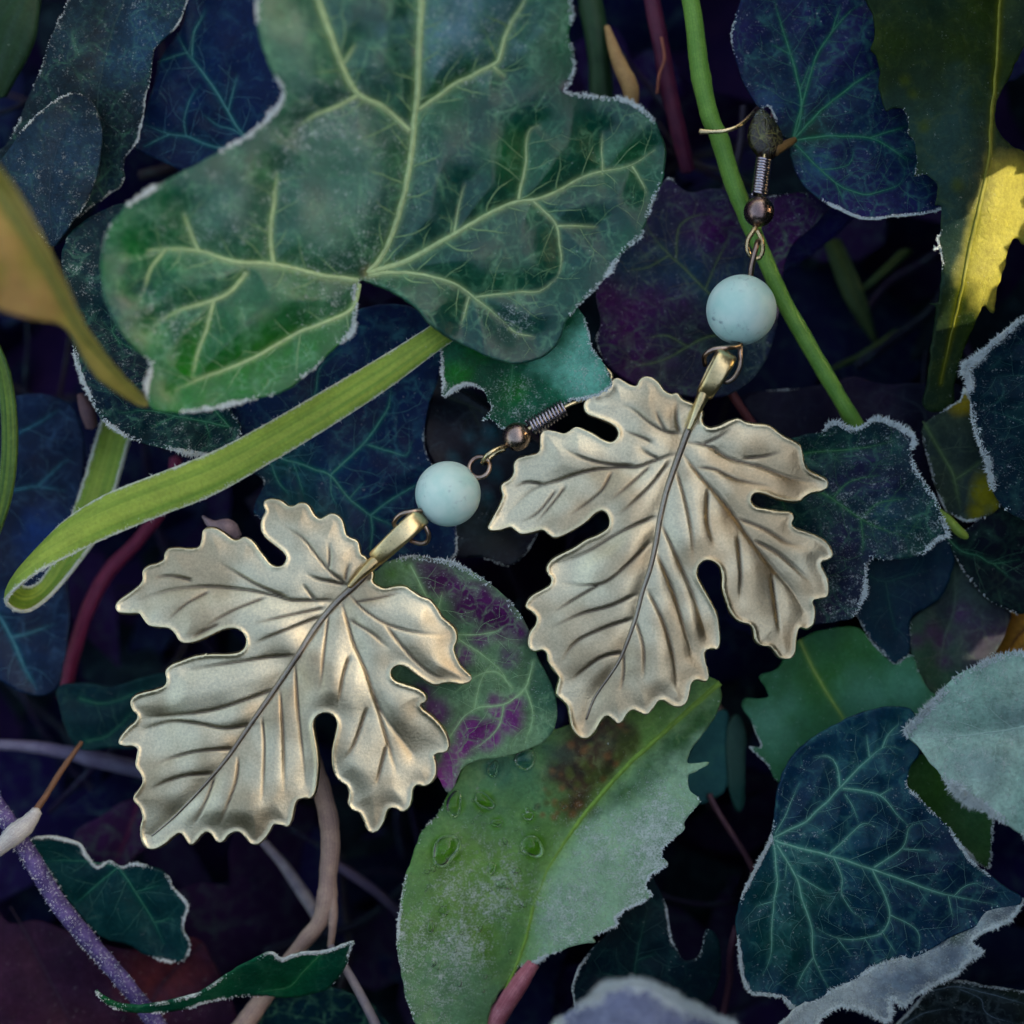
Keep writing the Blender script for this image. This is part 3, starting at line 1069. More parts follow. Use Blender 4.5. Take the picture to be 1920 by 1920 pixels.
def pendant(root, outline, mid, veins, z, seed, stem_path, stem_rad):
    sp = 3.4
    loop = catmull(outline, True, 3.2)[:, :2]
    V2, F = triangulate(loop, sp)
    def segs(ps):
        A, B = [], []
        for p in ps:
            q = catmull(p, False, 8.0)[:, :2]
            A += list(q[:-1]); B += list(q[1:])
        return np.array(A), np.array(B)
    mA, mB = segs([mid])
    each = [segs([p]) for p in veins]
    zb = tps(z)
    def relief(X):
        fold = np.zeros(len(X)); line = np.zeros(len(X)); wide = np.zeros(len(X)); soft = np.zeros(len(X))
        dl = np.full(len(X), 1e3)
        for A, B in each:
            d, sg, ix, tt = seg_dist(X, A, B)
            u = (ix + tt) / len(A)
            fd = np.interp(u, [0, 0.12, 0.65, 1], [0.35, 1.0, 0.85, 0.0])
            fold += np.tanh(d * sg / 7.0) * np.exp(-(d / 17.0) ** 2) * fd
            line = np.maximum(line, np.exp(-(d / 2.5) ** 2) * fd)
            wide = np.maximum(wide, np.exp(-d / 12.0) * fd)
            soft += np.exp(-d / 7.0) * (0.25 + 0.75 * fd)
            if len(A) > 24:
                dl = -9.0 * np.log(np.exp(-dl / 9.0) + np.exp(-d / 9.0) + 1e-12)
        dm = seg_dist(X, mA, mB)[0]
        soft += np.exp(-dm / 7.0)
        dl = np.maximum(-9.0 * np.log(np.exp(-dl / 9.0) + np.exp(-dm / 9.0) + 1e-12), 0)
        ds = np.maximum(-7.0 * np.log(soft + 1e-9), 0)                       # smooth distance to the veins
        de = poly_dist(X, loop)
        edge = np.clip(de / 46.0, 0, 1)
        edge = 0.55 + 0.45 * edge * edge * (3 - 2 * edge)
        h = 0.17 * (1 - np.exp(-(ds / 24.0) ** 1.4)) + 0.62 * (1 - np.exp(-(dl / 60.0) ** 1.2))                         # pillows between the veins
        h = h + 0.06 * fold                                                  # each vein is a fold: one side stands higher
        h = h - 0.14 * line                                                  # chased line
        h = h - 0.10 * np.exp(-(dm / 20.0) ** 2)
        h = h * edge + 0.15 * np.exp(-(de / 5.0) ** 2)
        h = h + (vnoise(X, 110, seed, 2) - 0.5) * 0.95 * edge
        return h, line, wide, de, dm
    h, line, wide, de, dm = relief(V2)
    V = world_pt(V2[:, 0], V2[:, 1], zb(V2) + h)
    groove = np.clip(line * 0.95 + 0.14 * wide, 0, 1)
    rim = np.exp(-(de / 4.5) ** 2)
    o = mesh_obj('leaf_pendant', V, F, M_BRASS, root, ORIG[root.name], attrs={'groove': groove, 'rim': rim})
    sm = o.modifiers.new('thickness', 'SOLIDIFY')
    sm.thickness = 0.55 * MM
    sm.offset = -1
    o['label'] = 'toothed vine leaf of antique brass with chased veins'
    zm = lambda X: zb(X) + relief(X)[0]
    p = catmull(mid, False, 10.0)[:, :2]
    zz = zm(p)
    k = np.ones(9) / 9
    zz = np.maximum(np.convolve(np.pad(zz, 4, 'edge'), k, 'valid'), zz)
    n = len(p)
    rad = np.interp(np.linspace(0, 1, n), [0, 0.15, 0.6, 1], [7.0, 6.0, 4.2, 1.6])
    tube('midrib', [(a[0], a[1], float(b_) + 0.06) for a, b_, r in zip(p, zz, rad)][::2], list(rad[::2]), M_MIDRIB, root, 10, 6.0).parent = o
    tube('stem', stem_path, stem_rad, M_BAIL, root, 14, 4.0)
    return o

OUT_L = T('L', [(1300,395),(1270,370),(1255,310),(1215,290),(1195,270),(1175,200),(1135,170),(1105,175),(1070,195),(1040,180),(1005,125),(965,115),(935,130),(905,130),(870,105),(825,95),(790,105),(785,130),(795,155),(775,200),(775,250),(800,290),(850,330),(885,360),(900,390),(885,425),(855,435),(820,425),(790,390),(760,350),(730,310),(690,285),(660,300),(630,300),(590,270),(550,245),(510,240),(480,255),(475,300),(460,335),(420,345),(360,340),(310,345),(290,370),(285,400),(250,420),(210,430),(180,455),(180,500),(160,530),(110,570),(60,605),(45,635),(60,660),(110,665),(160,665),(180,690),(210,725),(260,735),(310,740),(340,765),(365,805),(400,815),(450,805),(510,780),(560,755),(610,740),(655,745),(690,775),(700,815),(685,850),(650,870),(590,875),(520,875),(440,885),(370,910),(320,930),(295,960),(300,1000),(290,1030),(250,1050),(190,1065),(145,1080),(120,1110),(130,1150),(155,1180),(145,1210),(110,1240),(75,1280),(60,1315),(85,1330),(130,1330),(155,1345),(150,1380),(145,1430),(170,1470),(180,1510),(160,1550),(135,1585),(140,1610),(165,1640),(180,1690),(170,1740),(175,1800),(200,1840),(240,1845),(290,1820),(330,1785),(365,1765),(390,1790),(415,1825),(440,1815),(470,1780),(500,1760),(525,1775),(550,1810),(580,1810),(610,1775),(650,1760),(680,1775),(715,1815),(750,1825),(785,1800),(815,1760),(835,1725),(870,1725),(905,1735),(925,1700),(935,1650),(950,1605),(985,1590),(1020,1590),(1040,1560),(1050,1500),(1055,1430),(1050,1360),(1040,1300),(1030,1240),(1035,1200),(1065,1170),(1105,1165),(1140,1185),(1155,1225),(1145,1280),(1130,1350),(1130,1420),(1145,1480),(1170,1510),(1200,1530),(1215,1570),(1210,1620),(1230,1650),(1265,1665),(1285,1700),(1305,1750),(1330,1765),(1360,1750),(1385,1710),(1400,1660),(1420,1640),(1450,1645),(1480,1660),(1510,1640),(1525,1600),(1530,1550),(1550,1525),(1590,1530),(1625,1510),(1645,1470),(1645,1420),(1635,1380),(1660,1365),(1695,1360),(1710,1330),(1700,1280),(1670,1230),(1620,1180),(1575,1145),(1570,1120),(1595,1110),(1595,1080),(1560,1050),(1500,1030),(1445,1010),(1420,980),(1425,945),(1460,925),(1500,935),(1540,965),(1590,1000),(1640,1025),(1680,1015),(1720,1010),(1770,1020),(1815,1010),(1825,985),(1800,960),(1770,930),(1745,880),(1735,840),(1750,800),(1745,755),(1715,720),(1680,690),(1655,650),(1620,605),(1570,585),(1530,560),(1490,535),(1440,535),(1390,545),(1350,530),(1325,505),(1330,470)])
MID_L = T('L', [(1310,455),(1250,520),(1150,610),(1050,730),(960,870),(880,990),(790,1120),(700,1250),(610,1380),(520,1490),(420,1600),(320,1700),(225,1780)])
VEIN_L = [T('L', p) for p in [
    [(1200,522),(1130,470),(1060,390),(1000,310),(940,260),(860,210)], [(1195,525),(1120,510),(1050,495),(1000,470)], [(1195,505),(1200,460),(1215,410)], [(1110,440),(1115,380),(1110,310)],
    [(1140,605),(1040,605),(920,603),(840,580),(700,552),(500,535),(330,550),(200,590),(120,615)], [(900,590),(760,530),(640,460),(570,420)], [(1040,600),(1010,560),(980,520)],
    [(510,560),(400,620),(310,700)], [(790,590),(640,650),(480,740)], [(430,505),(320,480),(240,490)], [(560,720),(480,760),(430,790)],
    [(1090,640),(900,680),(730,720)], [(1080,680),(900,750),(740,820)],
    [(940,880),(800,890),(600,920),(410,950)], [(860,1040),(700,1100),(500,1160),(200,1190)], [(740,1220),(600,1245),(450,1220),(330,1210),(200,1245)],
    [(640,1345),(450,1360),(300,1400),(240,1430)], [(530,1470),(400,1480),(300,1510),(220,1550)],
    [(660,1390),(650,1500),(600,1640),(570,1720)], [(540,1490),(500,1600),(440,1720)], [(780,1190),(790,1350),(780,1600)], [(870,1060),(885,1300),(890,1560)], [(945,930),(960,1150),(985,1400),(995,1520)],
    [(1110,680),(1090,850),(1070,1050)], [(1180,620),(1210,720),(1240,820),(1300,960),(1340,1080),(1400,1200),(1530,1370)],
    [(1330,1050),(1390,1250),(1450,1460)], [(1215,880),(1180,1000),(1165,1120)], [(1300,1150),(1240,1320),(1190,1400)], [(1400,1330),(1370,1450),(1350,1530)],
    [(1220,575),(1290,650),(1400,720),(1530,760),(1680,775)], [(1240,610),(1360,590),(1480,560)], [(1400,730),(1520,880),(1640,980),(1760,1000)], [(1220,700),(1330,770),(1410,840)]]]
OUT_R = T('R', [(1065,210),(1040,200),(1010,185),(985,155),(955,160),(920,140),(895,105),(865,80),(830,70),(800,85),(785,115),(755,115),(720,95),(685,78),(655,95),(635,130),(590,150),(550,165),(525,195),(520,225),(540,255),(590,275),(640,295),(680,320),(695,350),(680,385),(650,400),(610,385),(570,360),(530,340),(480,322),(450,340),(420,355),(380,345),(330,335),(305,350),(300,390),(300,430),(285,455),(240,465),(190,480),(170,510),(170,550),(150,585),(110,610),(108,640),(115,670),(95,720),(65,775),(42,820),(55,838),(100,835),(150,820),(175,835),(205,855),(250,850),(310,835),(340,855),(370,875),(410,865),(470,835),(530,795),(570,755),(610,738),(640,760),(650,800),(635,835),(590,865),(530,890),(470,930),(410,960),(360,990),(338,1020),(340,1050),(360,1080),(350,1115),(310,1140),(265,1165),(238,1195),(232,1225),(260,1245),(285,1275),(280,1310),(255,1345),(243,1380),(245,1420),(270,1442),(310,1435),(335,1455),(345,1500),(375,1545),(398,1580),(390,1620),(385,1660),(415,1690),(440,1720),(450,1770),(465,1830),(500,1872),(540,1875),(575,1840),(605,1790),(635,1765),(665,1785),(690,1805),(715,1790),(735,1755),(765,1735),(800,1750),(835,1760),(865,1730),(890,1695),(920,1690),(960,1715),(1000,1722),(1035,1695),(1050,1640),(1060,1600),(1090,1585),(1130,1595),(1145,1560),(1130,1500),(1125,1450),(1150,1430),(1190,1430),(1200,1390),(1195,1320),(1185,1260),(1150,1190),(1110,1120),(1085,1070),(1090,1020),(1120,990),(1160,990),(1200,1020),(1215,1070),(1215,1130),(1235,1200),(1260,1260),(1300,1295),(1350,1310),(1370,1340),(1380,1390),(1410,1415),(1450,1420),(1475,1445),(1500,1475),(1540,1482),(1570,1465),(1580,1420),(1585,1370),(1600,1325),(1640,1330),(1670,1300),(1675,1240),(1665,1190),(1700,1180),(1735,1170),(1745,1130),(1735,1070),(1710,1020),(1710,995),(1745,985),(1765,960),(1745,910),(1700,875),(1640,850),(1580,830),(1560,805),(1570,775),(1555,750),(1500,745),(1430,735),(1380,725),(1355,695),(1360,665),(1385,648),(1430,655),(1480,675),(1540,690),(1600,690),(1625,670),(1660,650),(1710,640),(1738,620),(1735,590),(1700,570),(1650,545),(1625,510),(1615,460),(1605,420),(1570,395),(1520,370),(1480,340),(1440,315),(1380,310),(1330,300),(1295,283),(1250,295),(1200,320),(1150,330),(1115,310),(1105,280),(1110,250)])
MID_R = T('R', [(1080,270),(1040,340),(1010,420),(970,530),(930,650),(900,780),(880,900),(850,1030),(810,1150),(780,1270),(730,1410),(690,1500),(630,1590),(570,1680),(525,1800)])
VEIN_R = [T('R', p) for p in [
    [(1010,355),(940,350),(860,310),(760,230),(700,210)], [(1000,350),(985,290),(985,200)], [(930,345),(900,290),(880,240)], [(860,400),(800,370),(720,340)],
    [(980,455),(880,490),(780,525),(690,525),(540,545),(400,590),(260,640),(130,760)], [(770,515),(650,510),(520,480),(410,420)], [(310,610),(230,600),(170,625)], [(380,640),(290,750),(200,800)], [(430,620),(350,720),(280,800)], [(660,550),(600,650),(440,770)],
    [(890,480),(840,455),(800,420)],
    [(850,520),(740,620),(650,690)], [(950,490),(850,620),(690,770)],
    [(880,770),(700,850),(550,940),(400,1010)], [(850,900),(740,1010),(600,1110),(400,1100)], [(600,1110),(480,1180),(370,1250)], [(780,1160),(650,1220),(500,1260),(350,1330)],
    [(770,1280),(620,1330),(480,1400),(410,1500)], [(720,1450),(600,1480),(460,1590)],
    [(720,1460),(720,1560),(705,1640)], [(780,1290),(820,1420),(820,1580)], [(840,1140),(920,1300),(970,1480),(985,1610)], [(890,960),(970,1150),(1030,1350),(1060,1450)], [(910,810),(1000,1000),(1080,1200),(1130,1360)],
    [(985,540),(1030,700),(1060,850),(1070,980)], [(1020,460),(1090,550),(1160,630),(1260,750),(1350,880),(1450,1010),(1560,1140),(1620,1240)],
    [(1290,780),(1420,830),(1540,900),(1620,910)], [(1370,890),(1500,960),(1650,1095)], [(1290,870),(1305,1050),(1300,1180)], [(1140,640),(1140,800),(1175,910)], [(1460,1070),(1480,1220),(1500,1360)],
    [(1040,400),(1150,420),(1250,480),(1400,520),(1560,580),(1680,600)], [(1110,410),(1180,380),(1260,325)], [(1320,480),(1420,470),(1510,445)], [(1090,525),(1180,535),(1290,585),(1460,620)]]]

def earring_lower():
    root = thing('earring', 'left earring, brass vine leaf hanging from a stretched dark coil, lying across the purple leaf', 'earring', world_pt(840, 926, -1.5), 'pair of brass leaf earrings')
    zc = [(690, 1060, 1.6), (500, 945, 0.6), (220, 1135, 0.2), (270, 1590, -0.2), (225, 1400, 0.0), (880, 1270, 0.4), (700, 1560, 0.0), (560, 1220, 1.5), (430, 1400, 1.0), (720, 1300, 1.0), (380, 1120, 0.9)]
    pendant(root, OUT_L, MID_L, VEIN_L, zc, 5, [(716, 1038, 2.1), (702, 1053, 2.1), (688, 1066, 2.2), (672, 1082, 2.2), (655, 1100, 2.1)], [11, 12, 10.5, 7.5, 5])
    band_loop('bail', root, (788, 970, 2.1), (706, 1046, 2.1), 19, 16, 28, M_BAIL)
    e = np.array([-0.62, 0.45, 0.0])
    tube('wire_loop', [(812, 945, 1.6), (800, 955, 2.0), (775, 959, 2.7), (752, 964, 2.6), (739, 978, 1.9), (741, 988, 0.8)], [4.6] * 6, M_WIRE, root, 10, 3.0)
    tube('wire_loop', [(806, 952, 1.4), (789, 962, 1.6), (797, 985, 1.7), (804, 1003, 1.4), (800, 1016, 0.9), (787, 1019, 0.6), (770, 1014, 0.3)], [4.6] * 7, M_WIRE, root, 10, 3.0)
    b = lathe('stone_bead', root, bead_prof(61, 9), (840, 926, 1.2), (0.78, -0.62, 0.10), stone_mat(1), 48)
    b['label'] = 'matt pale aqua stone bead with grey flecks'
    tube('wire_loop', ring_path((899, 876, 1.2), 20, (0.75, -0.66, 0.0), (0.60, 0.70, 0.38), 3.3, 9.4), 4.6, M_WIRE, root, 10, 3.0)
    tube('ear_wire_eye', [(950, 836, 1.4), (934, 841, 2.1), (915, 852, 2.4), (905, 866, 1.6), (910, 868, 0.3), (926, 852, -0.2), (946, 842, 0.3)], [4.4] * 7, M_GOLDW, root, 10, 3.0)
    o = lathe('metal_ball', root, bead_prof(27, 5), (969, 819, 1.5), (0.80, -0.58, 0.05), M_BALL, 36)
    tube('coil', coil_path((994, 802, 1.5), (1058, 764, 1.4), 15.5, 11), 2.5, M_COIL, root, 8, 3.0)
    tube('ear_hook', [(975, 815, 1.5), (1030, 780, 1.4), (1064, 761, 1.3), (1084, 753, 1.0), (1110, 740, 0.2), (1140, 718, -0.6), (1146, 704, -1.0), (1130, 688, -1.4), (1100, 676, -1.8), (1060, 670, -2.2)], [4.0] * 10, M_GOLDW, root, 10, 4.0)
    return root

def earring_upper():
    root = thing('earring', 'right earring, brass vine leaf whose bead hangs beside the green stem from a tight coil', 'earring', world_pt(1390, 581, -1.5), 'pair of brass leaf earrings')
    zc = [(1310, 750, 2.0), (1150, 712, 0.9), (920, 990, 0.3), (1090, 1380, 0.0), (990, 1160, 0.3), (1550, 910, 0.8), (1480, 1230, 0.0), (1240, 980, 2.0), (1150, 1200, 1.2), (1420, 1030, 1.4), (1080, 900, 1.2)]
    pendant(root, OUT_R, MID_R, VEIN_R, zc, 8, [(1326, 722, 2.6), (1318, 742, 2.6), (1310, 760, 2.5), (1302, 780, 2.4), (1292, 805, 2.2)], [11, 12, 10.5, 7.5, 5])
    band_loop('bail', root, (1362, 666, 2.6), (1322, 738, 2.5), 20, 16, 28, M_BAIL)
    tube('wire_loop', [(1392, 632, 1.4), (1385, 648, 2.2), (1362, 652, 2.9), (1335, 656, 2.8), (1321, 668, 2.1), (1322, 684, 0.8)], [4.8] * 6, M_WIRE, root, 10, 3.0)
    tube('wire_loop', [(1389, 635, 1.2), (1388, 660, 1.9), (1388, 685, 1.8), (1378, 706, 1.3), (1364, 716, 0.9), (1350, 712, 0.4)], [4.8] * 6, M_WIRE, root, 10, 3.0)
    b = lathe('stone_bead', root, bead_prof(65, 9), (1390, 581, 1.4), (-0.14, 0.98, 0.15), stone_mat(4), 48)
    b['label'] = 'smooth pale mint stone bead with a dark fleck near its foot'
    tube('wire_loop', [(1407, 526, 1.2), (1408, 505, 1.5), (1414, 478, 2.0), (1419, 460, 1.9), (1421, 452, 1.0), (1417, 466, -0.2), (1412, 490, -0.1), (1408, 515, 0.8)], [5.0] * 8, M_WIRE, root, 10, 3.0)
    tube('ear_wire_eye', [(1420, 418, 0.8), (1412, 434, 1.0), (1403, 448, 1.0), (1401, 466, 0.9), (1408, 480, 0.7), (1422, 484, 0.6), (1430, 470, 0.8), (1428, 450, 1.0), (1420, 432, 1.0)], [4.6] * 9, M_GOLDW, root, 10, 3.0)
    lathe('metal_ball', root, bead_prof(28.5, 5), (1423, 397, 0.9), (0.06, -0.99, 0.1), M_BALL, 36)
    tube('coil', coil_path((1424, 366, 0.7), (1433, 298, 0.3), 13.5, 13), 2.9, M_COIL, root, 8, 3.0)
    tube('ear_hook', [(1423, 385, 0.9), (1427, 340, 0.5), (1433, 296, 0.1), (1440, 250, -1.9), (1450, 205, -4.6), (1452, 175, -5.4), (1440, 172, -5.4), (1426, 195, -4.2), (1408, 216, -1.6), (1385, 236, -0.3), (1360, 245, 0.0), (1335, 247, -0.1), (1312, 247, -0.3)], [4.2] * 12 + [6.5], M_GOLDW, root, 10, 4.0)
    return root

# ------------------------------------------------------------------ plants round the earrings

# --- the large pale-veined ivy leaf in front
out = [(482,0),(486,60),(500,110),(512,140),(530,168),(518,205),(470,250),(400,290),(330,330),(262,368),(225,400),(200,440),(188,500),(196,560),(217,610),(250,650),(282,682),(274,725),(284,765),(330,774),(400,766),(470,750),(530,734),(585,695),(630,650),(660,622),(668,575),(664,545),(678,526)] \
    + T('B', [(300,1460),(400,1510),(500,1590),(570,1670),(650,1720),(760,1780),(880,1840),(1000,1865),(1120,1840),(1220,1760),(1270,1650),(1320,1580),(1400,1500),(1490,1400),(1560,1290),(1650,1210),(1690,1100),(1730,990),(1770,900),(1770,780),(1740,660),(1680,580),(1560,510),(1450,500),(1275,475),(1285,430),(1310,310),(1280,180),(1300,90),(1290,0)]) \
    + [(1062,-90),(1000,-200),(900,-310),(790,-380),(660,-290),(560,-180),(500,-80)]
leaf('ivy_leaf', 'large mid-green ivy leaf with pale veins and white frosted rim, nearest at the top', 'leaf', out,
     [(480,0,15),(520,170,12),(200,450,11.5),(280,760,9.0),(450,600,8),(680,520,5.5),(780,200,8),(1060,0,8.5),(1245,300,3.0),(1200,440,3.0),(980,680,2.8),(1060,620,2.9),(1100,180,4.6),(780,-380,15),(950,420,4.4)],
     veins=[
      [([(690,512),(722,470),(748,400),(765,330),(775,250),(782,180),(785,100),(790,0),(792,-150),(790,-300)],13,19), ([(768,245),(720,202),(672,176),(640,120),(615,50),(595,-10),(585,-80)],13,15), ([(672,178),(625,202),(590,216),(560,235)],9,4), ([(786,206),(850,160),(920,124),(937,108),(947,70),(966,30),(990,-10)],11,12), ([(922,124),(945,140)],10,4), ([(640,125),(665,85)],7,3)],
      [([(692,512),(760,489),(850,440),(920,400),(970,378),(1020,370),(1100,330),(1180,310),(1228,280)],15,6), ([(972,374),(985,310),(990,250),(1012,234)],8,3), ([(1000,378),(1040,418),(1048,450),(1052,490),(1045,520)],8,3.5), ([(1046,424),(1085,424),(1120,426)],6,3), ([(1130,326),(1128,290),(1130,250)],4.5,2.5), ([(1185,312),(1200,335),(1212,362)],5,2.5), ([(850,440),(862,380),(872,345)],4.5,2)],
      [([(690,516),(760,511),(830,525),(866,540),(895,563),(930,590),(955,614)],12,4.5), ([(888,558),(930,552),(975,547),(1012,546),(1045,520)],6,3), ([(880,556),(872,585),(866,606)],5,2.5), ([(955,614),(970,625),(1005,632)],4,2)],
      [([(672,526),(600,515),(520,497),(440,490),(370,470),(310,466),(280,470)],15,9), ([(512,496),(508,430),(515,370),(520,325)],12,6), ([(462,512),(420,555),(340,580),(300,602)],10,5), ([(372,470),(356,430),(345,400)],8,5), ([(402,560),(390,610),(372,660),(362,700)],7,4), ([(310,468),(285,500),(272,540)],6,3)],
      [([(674,532),(656,583),(600,608),(547,630),(474,672),(400,700),(340,725)],11,6)]],
     base=(32,80,52), base2=(19,60,55), veincol=(160,180,130), halo=0.7, vw=0.82,
     patches=[('circ', [(360,700,90),(460,690,90),(300,640,50),(560,650,60)], (40,98,36), 60, 0.8), ('circ', [(330,500,60),(240,470,50)], (44,104,52), 50, 0.6), ('circ', [(784,97,11),(1062,163,12)], (70,30,60), 5, 0.9), ('circ', [(690,510,14)], (100,60,60), 9, 0.8), ('circ', [(470,310,40),(395,320,30),(560,260,40)], (22,50,26), 30, 0.6), ('circ', [(640,330,110),(580,90,90),(440,400,80)], (110,140,128), 110, 0.34), ('circ', [(890,20,60),(830,60,40)], (110,140,160), 60, 0.6)],  # large hazy circles: frost film and sky sheen painted into the leaf colour
     frost=(3.1, 12.0, 8.0), zones=[(490,60,80),(520,180,60),(400,290,110),(270,370,80),(1072,80,120),(1160,185,80),(1240,290,80),(1210,410,80),(1120,530,60),(280,740,50),(400,770,60),(655,600,50),(560,715,50)], surf=0.26, surf_zones=[(620,300,190),(880,60,120),(420,400,150),(620,520,120),(960,600,40),(300,620,100)],
     mat=leaf_mat(net=0.34, netcol=(92,140,104), cell=22, rough=0.34, spec=0.5, trans=0.12, speck=0.45, grain=0.36, bump=0.7), sp=5.0, puff=1.0, wav=0.7, thick=0.45, seed=2, base_pt=(684,518), vein_lift=0.1)

# --- toothed frosty leaf under it, over the coil
leaf('toothed_leaf', 'small toothed green leaf with frosty tip tucked under the large ivy leaf', 'leaf',
     [(812,600),(826,645),(829,690),(832,742),(846,736),(862,726),(882,722),(905,729),(916,748),(920,772),(904,786),(924,786),(938,803),(962,800),(985,796),(1012,782),(1040,770),(1068,752),(1100,746),(1128,736),(1147,722),(1140,700),(1126,672),(1108,652),(1102,618),(1086,580),(1040,540),(930,530),(850,550)],
     [(820,640,0.8),(832,740,0.6),(1140,728,2.2),(920,780,-0.4),(1000,560,-0.5),(1090,590,1.2),(985,796,-0.9),(1040,770,-0.2),(900,640,0.2)],
     veins=[[([(960,560),(965,640),(960,700),(955,790)],5,3)]],
     base=(40,96,72), base2=(24,72,52), veincol=(70,130,90), halo=0.5,
     patches=[('poly', [(1010,690),(1060,650),(1090,590),(1120,610),(1150,730),(1090,750),(1040,720)], (120,176,160), 26, 0.85), ('circ', [(960,735,22),(862,700,26),(900,650,30)], (24,96,36), 18, 0.8)],
     frost=(2.2, 9.0, 7.0), surf=0.30, surf_zones=[(1090,690,60),(960,760,70)],
     mat=leaf_mat(net=0.10, cell=18, rough=0.5, spec=0.3, speck=0.45, grain=0.5, bump=0.9), sp=4.0, puff=0.4, wav=0.4, seed=4, base_pt=(960,560), jag=1.3)

# --- long folded strap of grass
A = [(868,572,1.0),(800,618,2.2),(700,680,3.2),(600,738,3.8),(500,796,4.0),(400,848,4.0),(300,888,3.8),(200,928,3.4),(130,972,2.6),(78,1022,1.6),(46,1062,0.2),(38,1092,-2.0),(58,1100,-4.6),(86,1076,-6.2),(118,1010,-7.2),(150,920,-8.0),(172,850,-9.0),(196,770,-10.5)]
B = [(888,612,1.0),(822,656,2.2),(720,732,3.2),(604,808,3.8),(504,868,4.0),(402,926,4.0),(302,966,3.9),(200,1008,3.7),(130,1042,3.5),(76,1070,3.3),(30,1104,2.4),(12,1130,0.6),(44,1147,-1.8),(84,1126,-3.6),(134,1072,-5.0),(190,994,-6.2),(216,918,-7.6),(244,820,-9.5)]
root = thing('grass_blade', 'long yellow-green grass blade folded back on itself across the left side', 'grass', world_pt(868, 592, 1.0))
o, aw, bw = strip('blade', A, B, leaf_mat(net=0.0, rough=0.45, spec=0.3, trans=0.25, speck=0.12, grain=0.26, bump=0.8, cell=20), root, cols=33, bulge=0.45, base=(110,144,56), base2=(148,168,72), thick=0.35, frost=1.0, ridge=0.02)
rng = np.random.default_rng(4)
n = 1600
i = rng.integers(0, len(aw), n)
w = np.where(rng.random(n)[:, None] < 0.5, aw[i], bw[i]) + rng.normal(0, 0.00004, (n, 3))
d = rng.normal(size=(n, 3)) + np.array([0, 0, 0.6]); d /= np.linalg.norm(d, axis=1, keepdims=True)
Vs, Fs = spikes(w, d, rng.uniform(3, 9, n) * S, np.full(n, 0.9 * S), rng)
o = mesh_obj('frost_rim', Vs, Fs, M_FROST, root, ORIG[root.name], smooth=False); o['kind'] = 'stuff'

# --- yellowing leaf at the left edge, close to the lens
leaf('yellow_leaf', 'blurred yellow-orange leaf with olive midrib at the left edge', 'leaf',
     [(-70,250),(0,318),(42,380),(82,452),(122,532),(160,612),(218,690),(276,752),(256,758),(180,704),(132,625),(105,606),(60,600),(0,582),(-80,540)],
     [(-60,300,26),(0,500,24),(120,560,21),(276,755,14),(60,440,24),(0,600,22)],
     veins=[[([(-30,330),(40,430),(105,540),(150,620),(210,690),(268,752)],26,12)]],
     base=(116,112,70), base2=(98,98,52), veincol=(84,92,44), halo=0.9, patches=[('circ', [(10,450,50),(40,560,60),(90,590,30)], (128,104,78), 40, 0.7)],
     mat=leaf_mat(net=0.1, netcol=(150,150,80), rough=0.5, spec=0.2, trans=0.2, speck=0.0, grain=0.2), sp=6.0, puff=0.8, seed=6, base_pt=(276,752))

# --- leaves behind, left of the large leaf
leaf('ivy_leaf', 'dark frosted-rim ivy leaf under the lower left of the large ivy leaf', 'leaf',
     [(117,470),(122,540),(132,620),(146,690),(164,735),(192,785),(238,818),(300,838),(350,848),(405,856),(438,842),(450,800),(430,740),(520,640),(500,480),(380,400),(240,380),(150,420)],
     [(120,480,-3),(150,700,-0.4),(240,818,0),(405,856,-1.6),(430,740,-3.5),(300,500,-5),(500,480,-5)],
     veins=[[([(430,800),(380,790),(330,780),(280,770),(220,775)],4,2), ([(330,780),(285,800)],3,2), ([(385,792),(395,820)],3,2)], [([(430,800),(330,690),(240,650),(190,600)],4,2.5), ([(225,645),(210,620),(215,610),(230,612)],3.5,2)]],
     base=(22,52,56), base2=(18,38,56), veincol=(70,128,96), halo=0.8, frost=(2.4, 11.0, 7.0), zones=[(150,690,90),(240,815,90),(350,850,80),(130,560,70)], surf=0.22,
     mat=leaf_mat(net=0.3, netcol=(70,120,100), cell=26, rough=0.5, spec=0.2, speck=0.6, grain=0.45), sp=5.0, puff=0.6, seed=12, base_pt=(430,800))

